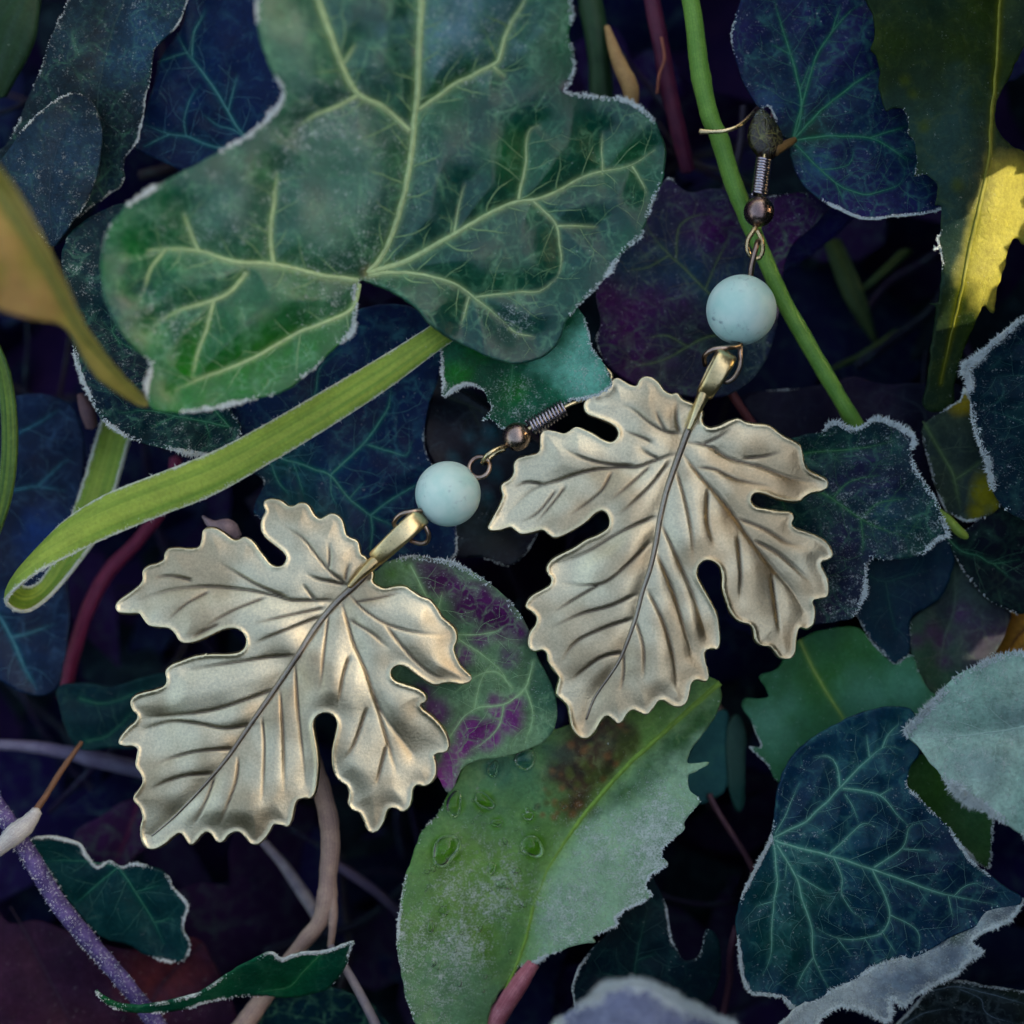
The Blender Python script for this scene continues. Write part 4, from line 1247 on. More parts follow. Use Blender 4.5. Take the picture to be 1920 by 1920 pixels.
leaf('ivy_leaf', 'broad navy ivy leaf with fine green veins behind the lower stone bead', 'leaf',
     [(430,745),(500,690),(560,640),(640,590),(740,570),(830,600),(832,660),(818,720),(800,775),(795,830),(812,880),(846,940),(856,1000),(850,1046),(790,1075),(720,1092),(640,1050),(560,1000),(486,972),(478,945),(495,905),(468,880),(440,850),(424,800)],
     [(430,760,-4.5),(560,640,-6),(830,640,-5),(798,830,-4.8),(850,1040,-5),(480,960,-4),(720,1090,-4.2),(640,850,-4.8)],
     veins=[[([(500,850),(548,866),(590,880),(620,892),(655,935),(695,966),(735,985),(760,1010)],6,4), ([(620,890),(662,850),(690,822),(712,790),(728,762),(735,720)],5.5,3), ([(690,834),(730,846),(762,853),(772,830)],4,2.2), ([(695,966),(735,935),(770,915),(798,900)],5,2.4), ([(695,968),(698,1000),(692,1040)],4.5,2.4), ([(620,892),(622,925),(634,950)],3,2), ([(655,935),(672,915),(682,905)],3,2), ([(548,866),(560,895),(570,930)],3,2)],
            [([(500,850),(520,900),(545,930)],4.5,2.4)], [([(500,850),(560,790),(590,740),(600,690),(640,655)],4.5,2.4), ([(590,740),(640,730),(690,725)],3,2)]],
     base=(14,42,80), base2=(12,30,66), veincol=(66,122,110), halo=0.8,
     patches=[('circ', [(560,930,50),(520,880,40),(610,970,40)], (18,62,64), 40, 0.8)], frost=(0.8, 7.0, 4.0), zones=[(800,790,60),(486,930,50),(850,1040,40)], surf=0.08,
     mat=leaf_mat(net=0.42, netcol=(40,88,100), cell=30, rough=0.5, spec=0.25, speck=0.25, grain=0.3), sp=4.6, puff=0.5, seed=14, base_pt=(500,850))

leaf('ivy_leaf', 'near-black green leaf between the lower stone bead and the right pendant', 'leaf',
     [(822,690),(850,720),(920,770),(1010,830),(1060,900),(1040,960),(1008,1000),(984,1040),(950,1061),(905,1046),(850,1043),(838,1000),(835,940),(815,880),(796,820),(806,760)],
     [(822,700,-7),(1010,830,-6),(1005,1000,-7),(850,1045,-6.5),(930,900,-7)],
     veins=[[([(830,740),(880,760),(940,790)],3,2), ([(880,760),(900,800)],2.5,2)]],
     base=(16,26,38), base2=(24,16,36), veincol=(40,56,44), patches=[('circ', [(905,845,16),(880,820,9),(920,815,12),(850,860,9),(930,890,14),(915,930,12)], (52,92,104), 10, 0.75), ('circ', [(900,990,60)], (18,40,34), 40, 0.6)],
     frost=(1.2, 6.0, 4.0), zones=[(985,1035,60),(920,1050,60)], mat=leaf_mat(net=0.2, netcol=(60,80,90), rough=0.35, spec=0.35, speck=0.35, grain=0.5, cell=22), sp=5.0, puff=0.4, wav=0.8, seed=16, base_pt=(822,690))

# --- purple-blotched leaf between the pendants
leaf('ivy_leaf', 'green leaf blotched with purple, frost crystals on its upper edge, between the two pendants', 'leaf',
     [(690,1085),(725,1055),(768,1043),(812,1046),(856,1058),(900,1082),(936,1108),(968,1142),(990,1178),(1000,1215),(1022,1260),(1040,1300),(1044,1350),(1024,1388),(996,1402),(950,1418),(905,1424),(868,1440),(850,1478),(838,1486),(822,1460),(780,1400),(700,1300),(640,1200),(650,1120)],
     [(700,1080,-0.7),(860,1060,-0.4),(990,1180,-0.9),(1040,1320,-1.6),(940,1410,-1.2),(838,1480,-1.2),(700,1300,-1.6),(850,1250,-1.1)],
     veins=[[([(770,1060),(795,1110),(820,1150),(850,1190),(900,1225),(940,1260),(965,1310)],4,2.5), ([(850,1190),(900,1190),(940,1180)],3.5,2), ([(820,1150),(830,1110)],3,2)],
            [([(960,1290),(930,1260),(890,1270),(850,1300)],3.5,2), ([(1000,1240),(985,1290),(945,1320),(890,1330),(850,1370),(820,1430)],4.5,2.5), ([(985,1290),(1000,1340),(985,1390)],3.5,2), ([(890,1330),(900,1280),(925,1240)],3,2), ([(945,1320),(930,1370),(880,1410)],3.5,2)]],
     base=(80,112,84), base2=(104,132,100), veincol=(150,184,134), halo=0.9,
     patches=[('poly', [(770,1046),(830,1060),(900,1095),(960,1145),(992,1190),(970,1200),(930,1180),(880,1160),(850,1120),(800,1095)], (74,24,76), 20, 1.0),
              ('circ', [(820,1090,22),(870,1140,26),(915,1170,24)], (60,18,62), 14, 1.0),
              ('circ', [(885,1375,28),(915,1378,28),(952,1345,30),(968,1318,14),(930,1322,20),(870,1400,16)], (104,40,104), 10, 1.0), ('circ', [(835,1455,26),(848,1420,16)], (118,56,116), 12, 1.0), ('circ', [(815,1335,26),(790,1300,24),(870,1225,18),(955,1235,16),(850,1245,22),(900,1200,18),(840,1180,16)], (84,36,90), 12, 0.9),
              ('circ', [(735,1075,16),(760,1065,10)], (70,110,40), 10, 0.7), ('circ', [(1030,1300,40),(1010,1260,20),(1035,1370,26)], (44,84,66), 24, 0.8)],
     frost=(3.0, 15.0, 5.0), zones=[(790,1045,40),(860,1060,50),(920,1095,50),(970,1145,45)], surf=0.14,
     mat=leaf_mat(net=0.35, netcol=(120,156,116), cell=22, rough=0.5, spec=0.25, speck=0.4, grain=0.42, bump=0.9), sp=4.2, puff=0.45, seed=18, base_pt=(700,1085))

# --- dandelion-like leaf with drops
_r = np.random.default_rng(90)
ROT = []
while len(ROT) < 78:
    x_, y_ = _r.uniform(1000, 1190), _r.uniform(1350, 1535)
    if abs((x_ - 1090) + (y_ - 1440) * 0.75) < 62 and x_ < 1240 - (y_ - 1380) * 0.75:
        ROT.append((x_, y_, _r.uniform(2.5, 8.5)))
outd = T('H', [(760,560),(700,680),(655,745),(600,850),(540,908),(510,960),(480,1040),(450,1130),(430,1230),(410,1340),(400,1440),(400,1530),(420,1640),(435,1740),(460,1830),(500,1920),(530,2010),(830,2010),(862,1900),(905,1790),(960,1710),(1020,1635),(1060,1615),(1110,1600),(1170,1570),(1240,1545),(1330,1512),(1415,1500),(1400,1478),(1450,1450),(1535,1412),(1520,1372),(1580,1330),(1660,1290),(1705,1258),(1680,1220),(1702,1160),(1785,1098),(1760,1060),(1780,1000),(1870,925),(1870,890),(1900,845)]) \
    + [(1312,1502),(1294,1482),(1290,1456),(1308,1446),(1328,1428),(1290,1430),(1300,1400),(1322,1370),(1345,1335),(1352,1300),(1330,1270),(1230,1290),(1120,1340),(1030,1370),(950,1390)]
_, zf_d, _ = leaf('toothed_leaf', 'long green toothed leaf with water droplets and pale frosted right half at bottom centre', 'leaf', outd,
     [(850,1480,-3.6),(760,1700,-1.8),(775,1900,-1.2),(1050,1590,-4.0),(990,1760,-4.0),(1240,1400,-3.0),(1300,1500,-1.6),(1225,1650,-1.2),(1100,1770,-1.4),(925,1900,-4.2),(1060,1400,-3.2),(1350,1290,-4.0)],
     veins=[[([(1350,1280),(1262,1358),(1180,1432),(1110,1510),(1052,1590),(1018,1650),(1000,1700)],16,12), ([(1000,1700),(980,1780),(950,1850),(925,1920)],10,8)]],
     base=(102,140,70), base2=(90,132,84), veincol=(116,150,60), halo=0.55,
     patches=[('poly', [(1340,1300),(1262,1368),(1182,1442),(1112,1520),(1056,1600),(1022,1680),(1000,1760),(985,1810),(1120,1800),(1260,1680),(1340,1480),(1340,1420)], (140,172,142), 20, 0.92),
              ('poly', [(1360,1280),(1262,1372),(1182,1446),(1122,1520),(1180,1500),(1240,1440),(1300,1400),(1360,1340)], (44,84,40), 26, 0.95),
              ('poly', [(1080,1340),(1180,1320),(1200,1400),(1150,1440),(1095,1520),(1065,1530),(1050,1490),(1010,1460),(1030,1400)], (66,46,36), 18, 0.97),
              ('circ', ROT[0::3], (36,30,30), 4, 0.9), ('circ', ROT[1::3], (120,82,50), 4, 0.9), ('circ', ROT[2::3], (84,92,44), 4, 0.85), ('circ', [(1115,1450,18),(1180,1390,22)], (60,74,28), 14, 0.8),
              ('circ', [(985,1440,40),(940,1440,40),(1020,1400,30)], (60,104,86), 34, 0.75),
              ('circ', [(910,1790,26),(905,1760,22),(918,1820,16)], (84,124,30), 14, 0.8), ('circ', [(852,1508,20),(908,1502,20),(836,1594,30),(998,1588,24),(932,1543,11),(832,1708,11),(807,1738,11),(922,1628,11),(990,1530,12),(946,1658,14)], (70,122,18), 5, 0.95), ('circ', [(985,1424,22),(925,1442,14)], (24,84,70), 5, 0.9),
              ('circ', [(830,1880,90),(900,1860,60)], (110,150,120), 60, 0.5)],
     frost=(2.2, 9.0, 6.0), zones=[(790,1580,60),(760,1680,90),(750,1800,90),(1300,1520,60),(1240,1620,60),(1150,1740,80),(1050,1790,60),(1310,1440,40)], surf=0.5, surf_zones=[(1180,1620,130),(1080,1720,90),(1260,1540,80),(800,1800,120),(900,1650,100)],
     mat=leaf_mat(net=0.12, netcol=(150,170,110), cell=40, rough=0.45, spec=0.3, speck=0.55, grain=0.4, bump=0.9), sp=4.6, puff=0.5, wav=0.4, thick=0.35, seed=20, base_pt=(925,1900), jag=1.2)

def drop_mat():
    m, nt, out = new_mat('clear_water')
    b = NB(nt)
    pr = b.n('ShaderNodeBsdfPrincipled', Roughness=0.03)
    pr.inputs['Base Color'].default_value = (0.92, 0.98, 0.9, 1)
    pr.inputs['Transmission Weight'].default_value = 1.0
    pr.inputs['IOR'].default_value = 1.33
    nt.links.new(pr.outputs[0], out.inputs[0])
    return m
M_DROP = drop_mat()

def droplet(x, y, rx, ry, rot, h, seed, label):
    n, m = 28, 10
    rng = np.random.default_rng(seed)
    ph = rng.uniform(0, 6.28, 3)
    V = []
    for i in range(m + 1):
        t = i / m
        for j in range(n):
            a = 2 * math.pi * j / n
            k = 1 + 0.10 * math.sin(2 * a + ph[0]) + 0.07 * math.sin(3 * a + ph[1])
            q = np.array([math.cos(a) * rx * k, math.sin(a) * ry * k]) * math.cos(t * math.pi / 2 * 0.98)
            c, s = math.cos(rot), math.sin(rot)
            V.append((x + q[0] * c - q[1] * s, y + q[0] * s + q[1] * c, math.sin(t * math.pi / 2) ** 0.9 * h * 1.8))
    V = np.array(V)
    z = zf_d(V[:, :2]) + V[:, 2] - 0.03
    F = [tuple(f) for f in grid_faces(m + 1, n)] + [(i * n + n - 1, i * n, (i + 1) * n, (i + 1) * n + n - 1) for i in range(m)]
    F.append(tuple(range(m * n, m * n + n)))
    F.append(tuple(range(n - 1, -1, -1)))
    W = world_pt(V[:, 0], V[:, 1], z)
    o = mesh_obj('water_droplet', W, F, M_DROP, None, W[0])
    return tag(o, label, 'droplet', 'water droplets on the toothed leaf')
for k, (x, y, rx, ry, rot, h, lb) in enumerate([
    (852,1508,17,25,0.2,0.55,'upper left droplet at the leaf rim beside the left pendant'), (908,1502,24,14,0.5,0.5,'flat droplet right of the rim droplet, below the purple blotches'), (836,1594,27,33,0.4,0.75,'largest water droplet, near the left rim of the toothed leaf'), (998,1588,22,24,-0.3,0.6,'round droplet just left of the midrib of the toothed leaf'),
    (932,1543,11,9,0,0.32,'small droplet above the middle of the toothed leaf'), (832,1708,10,9,0,0.3,'small droplet low on the left half of the toothed leaf'), (807,1738,8,12,0,0.28,'small oval droplet nearest the lower left rim'), (922,1628,9,12,0.2,0.3,'small droplet in the centre of the left half'),
    (968,1632,8,7,0,0.25,'tiny droplet beside the midrib'), (990,1530,12,9,0.4,0.3,'small droplet below the brown decayed patch'), (946,1658,15,11,0.3,0.22,'flat wide droplet below the central one'), (985,1424,20,24,0.2,0.5,'blue-green droplet at the edge of the brown patch'), (925,1442,12,16,0.1,0.4,'dark droplet under the purple blotch')]):
    droplet(x, y, rx, ry, rot, h, 50 + k, lb)
rngd = np.random.default_rng(77)
nd = 0
while nd < 34:
    x, y = rngd.uniform(775, 1060), rngd.uniform(1500, 1860)
    if x > 1075 - (y - 1560) * 0.42 - 20 or x < 790 - (y - 1560) * 0.1 + 15:
        continue
    r = rngd.uniform(2.6, 5.5)
    droplet(x, y, r, r * rngd.uniform(0.8, 1.3), rngd.uniform(0, 3), r * 0.03, 200 + nd, 'tiny bead of water scattered on the green half of the toothed leaf')
    nd += 1
stem('leaf_stalk', 'pink-red leaf stalk emerging below the frosted half of the toothed leaf', 'stalk', [(1000,1806,-3.6),(978,1838,-3.8),(955,1872,-4.2),(925,1920,-5),(890,1980,-6)], [13,17,19,20,20], stem_mat((150,70,84), (196,130,140), 0.5, 0.15), seed=31)

# ------------------------------------------------------------------ right side
leaf('ivy_leaf', 'mottled dark green ivy leaf with thick frost rim behind the right pendant', 'leaf',
     T('F', [(700,630),(800,592),(870,580),(910,545),(960,525),(1030,560),(1090,542),(1140,506),(1200,512),(1280,550),(1330,580),(1362,612),(1340,680),(1372,780),(1430,870),(1470,930),(1510,1040),(1532,1112),(1480,1128),(1440,1165),(1380,1208),(1240,1235),(1135,1225),(1112,1300),(1102,1400),(1072,1480),(1030,1540),(980,1545),(890,1562),(780,1560),(620,1500),(500,1300),(480,1050),(540,900),(620,750)]),
     [(1480,830,-4),(1560,800,-2.0),(1640,785,-1.4),(1710,820,-0.8),(1770,960,-1.6),(1778,1005,-2.2),(1600,1160,-2.6),(1540,1160,-3.2),(1420,1000,-3),(1560,950,-2.8),(1420,1120,-3)],
     veins=[[([(1440,870),(1512,850),(1566,845),(1620,840),(1676,826)],4,2.5)], [([(1440,870),(1548,928),(1578,948),(1614,972),(1657,994),(1708,1008)],5.5,3), ([(1614,972),(1618,1010),(1617,1040)],3.5,2), ([(1622,966),(1650,942),(1700,935)],3.5,2), ([(1560,936),(1590,905),(1650,890)],3,2)], [([(1450,880),(1480,980),(1520,1060),(1560,1110)],4,2)]],
     base=(26,58,56), base2=(34,44,66), veincol=(74,124,80), halo=0.8,
     patches=[('circ', [(1620,880,34),(1560,900,24),(1660,920,26),(1590,1010,30)], (48,40,80), 28, 0.7), ('circ', [(1540,1120,60),(1560,1080,40)], (24,22,50), 40, 0.8), ('circ', [(1660,970,40)], (52,82,96), 30, 0.6)],
     frost=(3.3, 9.0, 7.0), zones=[(1570,795,30),(1640,785,50),(1705,815,50),(1720,880,50),(1760,960,60),(1775,1000,30),(1620,1090,40),(1600,1150,30)], surf=0.24,
     mat=leaf_mat(net=0.4, netcol=(60,104,84), cell=24, rough=0.5, spec=0.25, speck=0.6, grain=0.5, bump=0.8), sp=4.6, puff=0.6, seed=22, base_pt=(1440,870))

leaf('ivy_leaf', 'smooth dark teal leaf below the mottled frost-rimmed leaf', 'leaf',
     T('F', [(1090,1250),(1240,1215),(1400,1175),(1500,1110),(1545,1150),(1562,1230),(1540,1330),(1500,1420),(1420,1480),(1360,1512),(1332,1570),(1332,1700),(1272,1764),(1228,1742),(1150,1650),(1090,1575),(1050,1480),(1060,1350)]),
     [(1640,1050,-5.5),(1780,1030,-5.2),(1770,1110,-5.6),(1700,1240,-5.6),(1610,1180,-5.4)],
     veins=[[([(1630,1080),(1660,1090),(1700,1080),(1740,1070)],3,2), ([(1660,1090),(1670,1140),(1680,1190)],2.6,2)]],
     base=(22,56,70), base2=(16,40,60), veincol=(34,78,74), frost=(1.0, 7.0, 4.0), zones=[(1680,1240,50),(1640,1190,40)], surf=0.05,
     mat=leaf_mat(net=0.15, netcol=(40,80,80), rough=0.5, spec=0.25, speck=0.0, grain=0.25), sp=6.0, seed=24, base_pt=(1640,1060))

leaf('ivy_leaf', 'dull purple and green mottled leaf at the right beside the pale frosted leaf', 'leaf',
     T('F', [(1540,1190),(1600,1230),(1650,1340),(1740,1440),(1850,1500),(1830,1600),(1780,1700),(1720,1760),(1650,1810),(1560,1885),(1500,1930),(1448,1912),(1400,1850),(1352,1740),(1325,1630),(1342,1550),(1400,1492),(1490,1430)]),
     [(1790,1050,-7),(1900,1150,-7),(1710,1200,-6),(1750,1290,-6),(1850,1240,-7)],
     veins=[[([(1790,1070),(1790,1140),(1770,1200),(1760,1270)],3,2)]],
     base=(62,58,72), base2=(52,74,62), veincol=(80,96,84), patches=[('circ', [(1765,1200,16),(1745,1185,14),(1720,1200,14),(1800,1150,18),(1770,1240,10)], (60,34,70), 10, 0.8)],
     frost=(2.5, 9.0, 6.0), zones=[(1715,1230,40),(1735,1280,40)], mat=leaf_mat(net=0.2, netcol=(90,110,90), rough=0.5, spec=0.2, speck=0.15, grain=0.4), sp=6.0, seed=26, base_pt=(1790,1060))

leaf('dead_leaf', 'orange dead leaf glimpsed at the right edge above the pale frosted leaf', 'leaf',
     T('F', [(1830,1470),(1920,1490),(2060,1540),(2020,1760),(1900,1800),(1740,1770),(1770,1640)]),
     [(1890,1150,-8),(1960,1160,-6),(1880,1250,-8.5)], veins=[[([(1960,1150),(1920,1180),(1880,1230)],5,3)], [([(1950,1190),(1915,1215),(1890,1240)],3,2)]],
     base=(190,140,56), base2=(170,112,66), veincol=(90,60,40), mat=leaf_mat(net=0.15, netcol=(120,80,50), rough=0.6, spec=0.15, speck=0.0, grain=0.4, trans=0.25), sp=6.0, seed=28)

leaf('ivy_leaf', 'dim olive leaf with yellow ends behind the frost-rimmed leaf at right', 'leaf',
     T('F', [(1400,560),(1500,470),(1590,410),(1615,345),(1660,440),(1690,600),(1730,760),(1790,930),(1770,985),(1650,1035),(1560,1010),(1500,950),(1440,760)]),
     [(1800,740,-4),(1860,940,-4),(1760,800,-5),(1780,960,-4.6)],
     veins=[[([(1730,790),(1766,850),(1790,900),(1800,960)],4,3), ([(1790,900),(1820,880),(1845,860)],3,2)]],
     base=(50,60,50), base2=(40,52,54), veincol=(84,104,70), patches=[('circ', [(1802,748,22),(1798,730,14)], (150,130,60), 12, 0.8), ('circ', [(1850,925,26),(1868,945,22),(1835,960,14)], (130,124,50), 14, 0.8)],
     frost=(0.8, 7.0, 4.0), mat=leaf_mat(net=0.2, netcol=(80,100,70), rough=0.5, spec=0.2, speck=0.0, grain=0.3, trans=0.25), sp=6.0, seed=30, base_pt=(1800,960))

leaf('ivy_leaf', 'dark ivy leaf with a thick white frost border at the right edge', 'leaf',
     T('F', [(1610,250),(1650,210),(1700,170),(1760,110),(1830,55),(1920,-20),(2060,-80),(2250,60),(2350,400),(2250,800),(2050,1040),(1880,1010),(1790,935),(1745,830),(1725,720),(1682,620),(1652,500),(1640,350)]),
     [(1808,690,0.6),(1870,620,2.2),(1920,590,3.0),(1830,830,-0.5),(1870,940,-1.2),(2050,700,1.5),(1960,960,-1)],
     veins=[[([(1990,950),(1960,850),(1930,800),(1890,780),(1850,770)],4,2)], [([(1990,950),(1960,760),(1940,710),(1900,705),(1860,708)],4,2)], [([(1990,950),(1985,760),(1940,650),(1905,645)],4,2.5)]],
     base=(20,44,54), base2=(16,30,50), veincol=(54,96,84), halo=0.7, patches=[('circ', [(1812,690,8),(1822,676,7)], (190,160,80), 6, 0.6)],
     frost=(4.6, 11.0, 13.0), zones=[(1830,665,45),(1880,625,50),(1920,600,40),(1812,710,26),(1822,800,36),(1850,880,36),(1865,930,26)], surf=0.16,
     mat=leaf_mat(net=0.25, netcol=(50,92,84), cell=28, rough=0.5, spec=0.22, speck=0.5, grain=0.4), sp=5.0, puff=0.6, seed=32, base_pt=(1990,950))

leaf('ivy_leaf', 'very dark green ivy leaf below the white-bordered leaf at the right edge', 'leaf',
     T('F', [(1500,1060),(1600,1090),(1690,1030),(1780,960),(1920,960),(2150,1050),(2220,1250),(2150,1450),(1930,1512),(1840,1490),(1740,1440),(1650,1340),(1585,1240)]),
     [(1790,1000,-4.6),(1880,960,-4),(1920,1140,-5),(1800,1060,-4.8),(1990,1060,-5)],
     veins=[[([(1776,1010),(1806,1034),(1836,1042),(1862,1056),(1912,1050)],4,2.4), ([(1862,1056),(1890,1080)],3,2)]],
     base=(16,36,34), base2=(18,22,34), veincol=(60,112,84), halo=0.6, frost=(0.4, 6.0, 0.0), mat=leaf_mat(net=0.2, netcol=(50,90,70), rough=0.5, spec=0.15, speck=0.1, grain=0.35), sp=6.0, seed=34, base_pt=(1776,1010))
stem('leaf_stalk', 'short yellow-green stalk between the frost-rimmed leaf and the dark ivy leaf at right', 'stalk', T('F', [(1470,980,-5),(1530,1030,-4.4),(1590,1090,-4.0),(1640,1120,-4.6)]), [9,10,9,7], stem_mat((110,140,50), (150,170,70)), seed=3)

leaf('ivy_leaf', 'dark purple leaf in deep shade behind the green stem at right centre', 'leaf',
     T('F', [(480,390),(760,350),(930,318),(1060,290),(1200,332),(1400,325),(1600,340),(1660,520),(1700,800),(1500,1000),(1200,820),(800,720),(560,540)]),
     [(1400,740,-10),(1600,705,-10),(1800,720,-9.5),(1700,900,-10),(1820,880,-9.5)],
     veins=[[([(1780,930),(1740,800),(1720,760),(1650,730)],4,2)]], base=(32,26,50), base2=(22,24,44), veincol=(50,60,70), frost=(0.4, 6.0, 3.0), zones=[(1600,710,60),(1500,725,60)],
     mat=leaf_mat(net=0.15, netcol=(50,60,70), rough=0.5, spec=0.2, speck=0.0, grain=0.3), sp=7.0, seed=36)

leaf('toothed_leaf', 'smooth green toothed leaf with yellow midrib above the large front ivy leaf', 'leaf',
     T('I', [(560,130),(650,92),(700,10),(760,-50),(880,-105),(1060,-120),(1150,-30),(1250,60),(1340,20),(1380,110),(1430,200),(1480,250),(1500,400),(1200,560),(900,640),(700,680),(640,662),(610,600),(560,540),(510,498),(572,492),(540,420),(512,350),(470,292),(490,242),(560,246),(606,236),(590,190)]),
     [(1420,1270,-6.6),(1600,1180,-6),(1740,1300,-5.6),(1450,1460,-6.4),(1580,1350,-7)],
     veins=[[([(1500,1200),(1512,1228),(1538,1278),(1566,1322),(1586,1356),(1610,1400)],7,5)]],
     base=(60,108,76), base2=(48,98,62), veincol=(136,164,80), halo=0.6, patches=[('circ', [(1620,1210,50),(1560,1260,40)], (52,100,40), 40, 0.6), ('circ', [(1700,1290,50),(1640,1310,40),(1440,1350,40)], (96,148,128), 40, 0.6)],
     frost=(0.9, 6.0, 4.0), zones=[(1620,1190,50),(1670,1240,50),(1420,1420,50)], surf=0.10, mat=leaf_mat(net=0.08, rough=0.45, spec=0.3, speck=0.05, grain=0.22), sp=5.0, puff=0.5, seed=38, base_pt=(1610,1400))

FV = [[([(630,962),(700,930),(800,880),(870,810),(980,700),(1110,570),(1210,492),(1300,512)],14,7), ([(1190,500),(1230,420),(1290,370)],9,5), ([(972,700),(960,600),(910,545),(840,550)],11,5), ([(990,710),(1080,720),(1180,745),(1260,830),(1330,910)],11,6), ([(1125,545),(1110,440)],8,4), ([(1180,742),(1240,705)],7,4), ([(1000,740),(1040,800),(1070,880)],6,4)],
      [([(640,975),(700,1000),(900,1050),(1130,1120),(1350,1200),(1540,1260),(1770,1305)],16,7), ([(920,1045),(1020,950),(1090,890),(1160,910)],10,5), ([(1150,1115),(1290,1020),(1330,910),(1390,885)],11,5), ([(1300,1020),(1430,1030)],7,4), ([(1140,1125),(1200,1250),(1232,1360),(1190,1450),(1080,1482),(960,1480),(850,1425)],12,6), ([(1235,1360),(1370,1440),(1380,1540)],8,4), ([(940,1062),(985,1170),(980,1250),(1040,1340),(1100,1380)],9,4), ([(1560,1262),(1620,1210),(1700,1195)],7,4), ([(1530,1262),(1555,1370)],7,4), ([(1195,1450),(1260,1560)],6,4), ([(1100,1480),(1150,1560)],5,3)],
      [([(650,1000),(680,1050),(750,1170),(790,1310),(830,1440),(838,1570),(880,1670),(915,1735)],13,7), ([(755,1155),(860,1220),(920,1250)],8,4), ([(838,1580),(790,1640),(750,1730)],8,5), ([(960,1480),(1030,1570)],6,4), ([(700,1090),(690,1180)],5,3)],
      [([(635,1000),(650,1180),(635,1300),(620,1430),(622,1550),(578,1670)],11,6), ([(632,1290),(545,1312)],6,4)],
      [([(640,940),(690,860),(720,780),(765,680)],7,4)]]
FV = [[(T('I', p), a * TS * 1.05, c * TS * 1.15) for p, a, c in g] for g in FV]
r13, zf13, lp13 = leaf('ivy_leaf', 'blue-green ivy leaf with bright branching veins at lower right, its lower margin curled over', 'leaf',
     T('I', [(618,962),(640,850),(650,760),(665,680),(700,590),(760,510),(850,440),(950,380),(1080,320),(1200,290),(1300,295),(1352,320),(1382,420),(1380,530),(1342,580),(1315,680),(1340,722),(1410,790),(1480,860),(1540,920),(1590,1000),(1650,1080),(1720,1140),(1790,1190),(1840,1230),(1900,1258),(1912,1285),(1860,1340),(1760,1390),(1640,1430),(1540,1475),(1450,1530),(1370,1570),(1280,1600),(1170,1640),(1080,1690),(980,1740),(880,1790),(800,1830),(740,1845),(690,1792),(620,1772),(530,1766),(490,1720),(465,1640),(455,1540),(440,1430),(455,1320),(490,1220),(540,1120),(580,1040)]),
     [(1445,1572,-1.0),(1470,1440,-2.2),(1600,1345,-2.4),(1720,1340,-2.6),(1700,1470,-1.2),(1790,1570,-0.4),(1915,1688,1.4),(1780,1750,1.4),(1640,1815,1.0),(1490,1890,0.2),(1400,1850,0.2),(1382,1740,0.4),(1580,1640,0.8)],
     veins=FV, base=(24,52,68), base2=(20,40,62), veincol=(112,158,138), halo=0.7,
     patches=[('circ', [(1470,1760,70),(1500,1680,60),(1440,1680,40)], (28,62,54), 60, 0.7), ('circ', [(1750,1600,90),(1800,1650,60)], (14,26,50), 60, 0.7)],
     frost=(3.0, 9.0, 6.5), zones=[(1400,1680,70),(1385,1780,70),(1430,1860,50),(1490,1890,40),(1430,1600,40),(1730,1500,40),(1800,1600,50),(1870,1660,60),(1910,1690,30)], surf=0.13,
     mat=leaf_mat(net=0.3, netcol=(60,112,106), cell=30, rough=0.48, spec=0.28, speck=0.55, grain=0.35, bump=0.6), sp=4.2, puff=0.9, wav=0.35, thick=0.3, seed=40, base_pt=(1447,1570))
# its curled-over margin: the frosty underside shows
fold = T('I', [(1912,1268),(1895,1330),(1845,1388),(1762,1425),(1690,1462),(1655,1500),(1712,1552),(1640,1592),(1575,1660),(1480,1712),(1380,1772),(1300,1832),(1240,1790),(1236,1880),(1200,1905),(1100,1850),(980,1832),(890,1880),(820,1970),(630,1970),(700,1885),(800,1802),(980,1722),(1170,1612),(1370,1552),(1540,1452),(1640,1392),(1720,1332),(1800,1300)])
lp = catmull(fold, True, 4.2)[:, :2]
V2, F2 = triangulate(lp, 4.6)
spine = np.array(T('I', [(700,1885),(800,1802),(980,1722),(1170,1612),(1370,1552),(1540,1452),(1640,1392),(1720,1332),(1800,1300),(1900,1262)]))
dsp = seg_dist(V2, spine[:-1], spine[1:])[0]
def zfold(X):
    ds = seg_dist(X, spine[:-1], spine[1:])[0]
    t = np.clip(ds / 60.0, 0, 1.6)
    return zf13(X) * 0.6 + 0.55 + 1.7 * np.sin(np.clip(t, 0, 1.57) * 1.5) + 2.2 * (vnoise(X, 70, 77, 2) - 0.5) + np.clip((1560 - X[:, 0]) / 120.0, 0, 1.5) * 1.2
W = world_pt(V2[:, 0], V2[:, 1], zfold(V2))
cf = srgb((164,172,176)) * np.ones((len(V2), 1))
tt = np.clip((vnoise(V2, 60, 78, 3) - 0.5) * 2.4 + 0.5, 0, 1)[:, None]
cf = cf * (1 - tt) + srgb((96,108,124)) * tt
g1 = np.clip(1.3 - np.hypot(V2[:, 0] - 1790, V2[:, 1] - 1745) / 26, 0, 1)[:, None]
cf = cf * (1 - g1) + srgb((60,80,50)) * g1
fo = mesh_obj('curled_margin', W, F2, leaf_mat(net=0.3, netcol=(150,170,180), cell=34, rough=0.6, spec=0.2, trans=0.1, speck=0.5, grain=0.4, bump=1.0), r13, ORIG[r13.name], attrs={'col': cf, 'frost': 0.30 + 0.9 * np.exp(-poly_dist(V2, lp) / 7.0)})
fo['label'] = 'frosty grey underside of the curled lower margin'
sm = fo.modifiers.new('thickness', 'SOLIDIFY'); sm.thickness = 0.25 * MM; sm.offset = -1
frost_rim(r13, lp, zfold, 1.8, 8.0, None, 141)
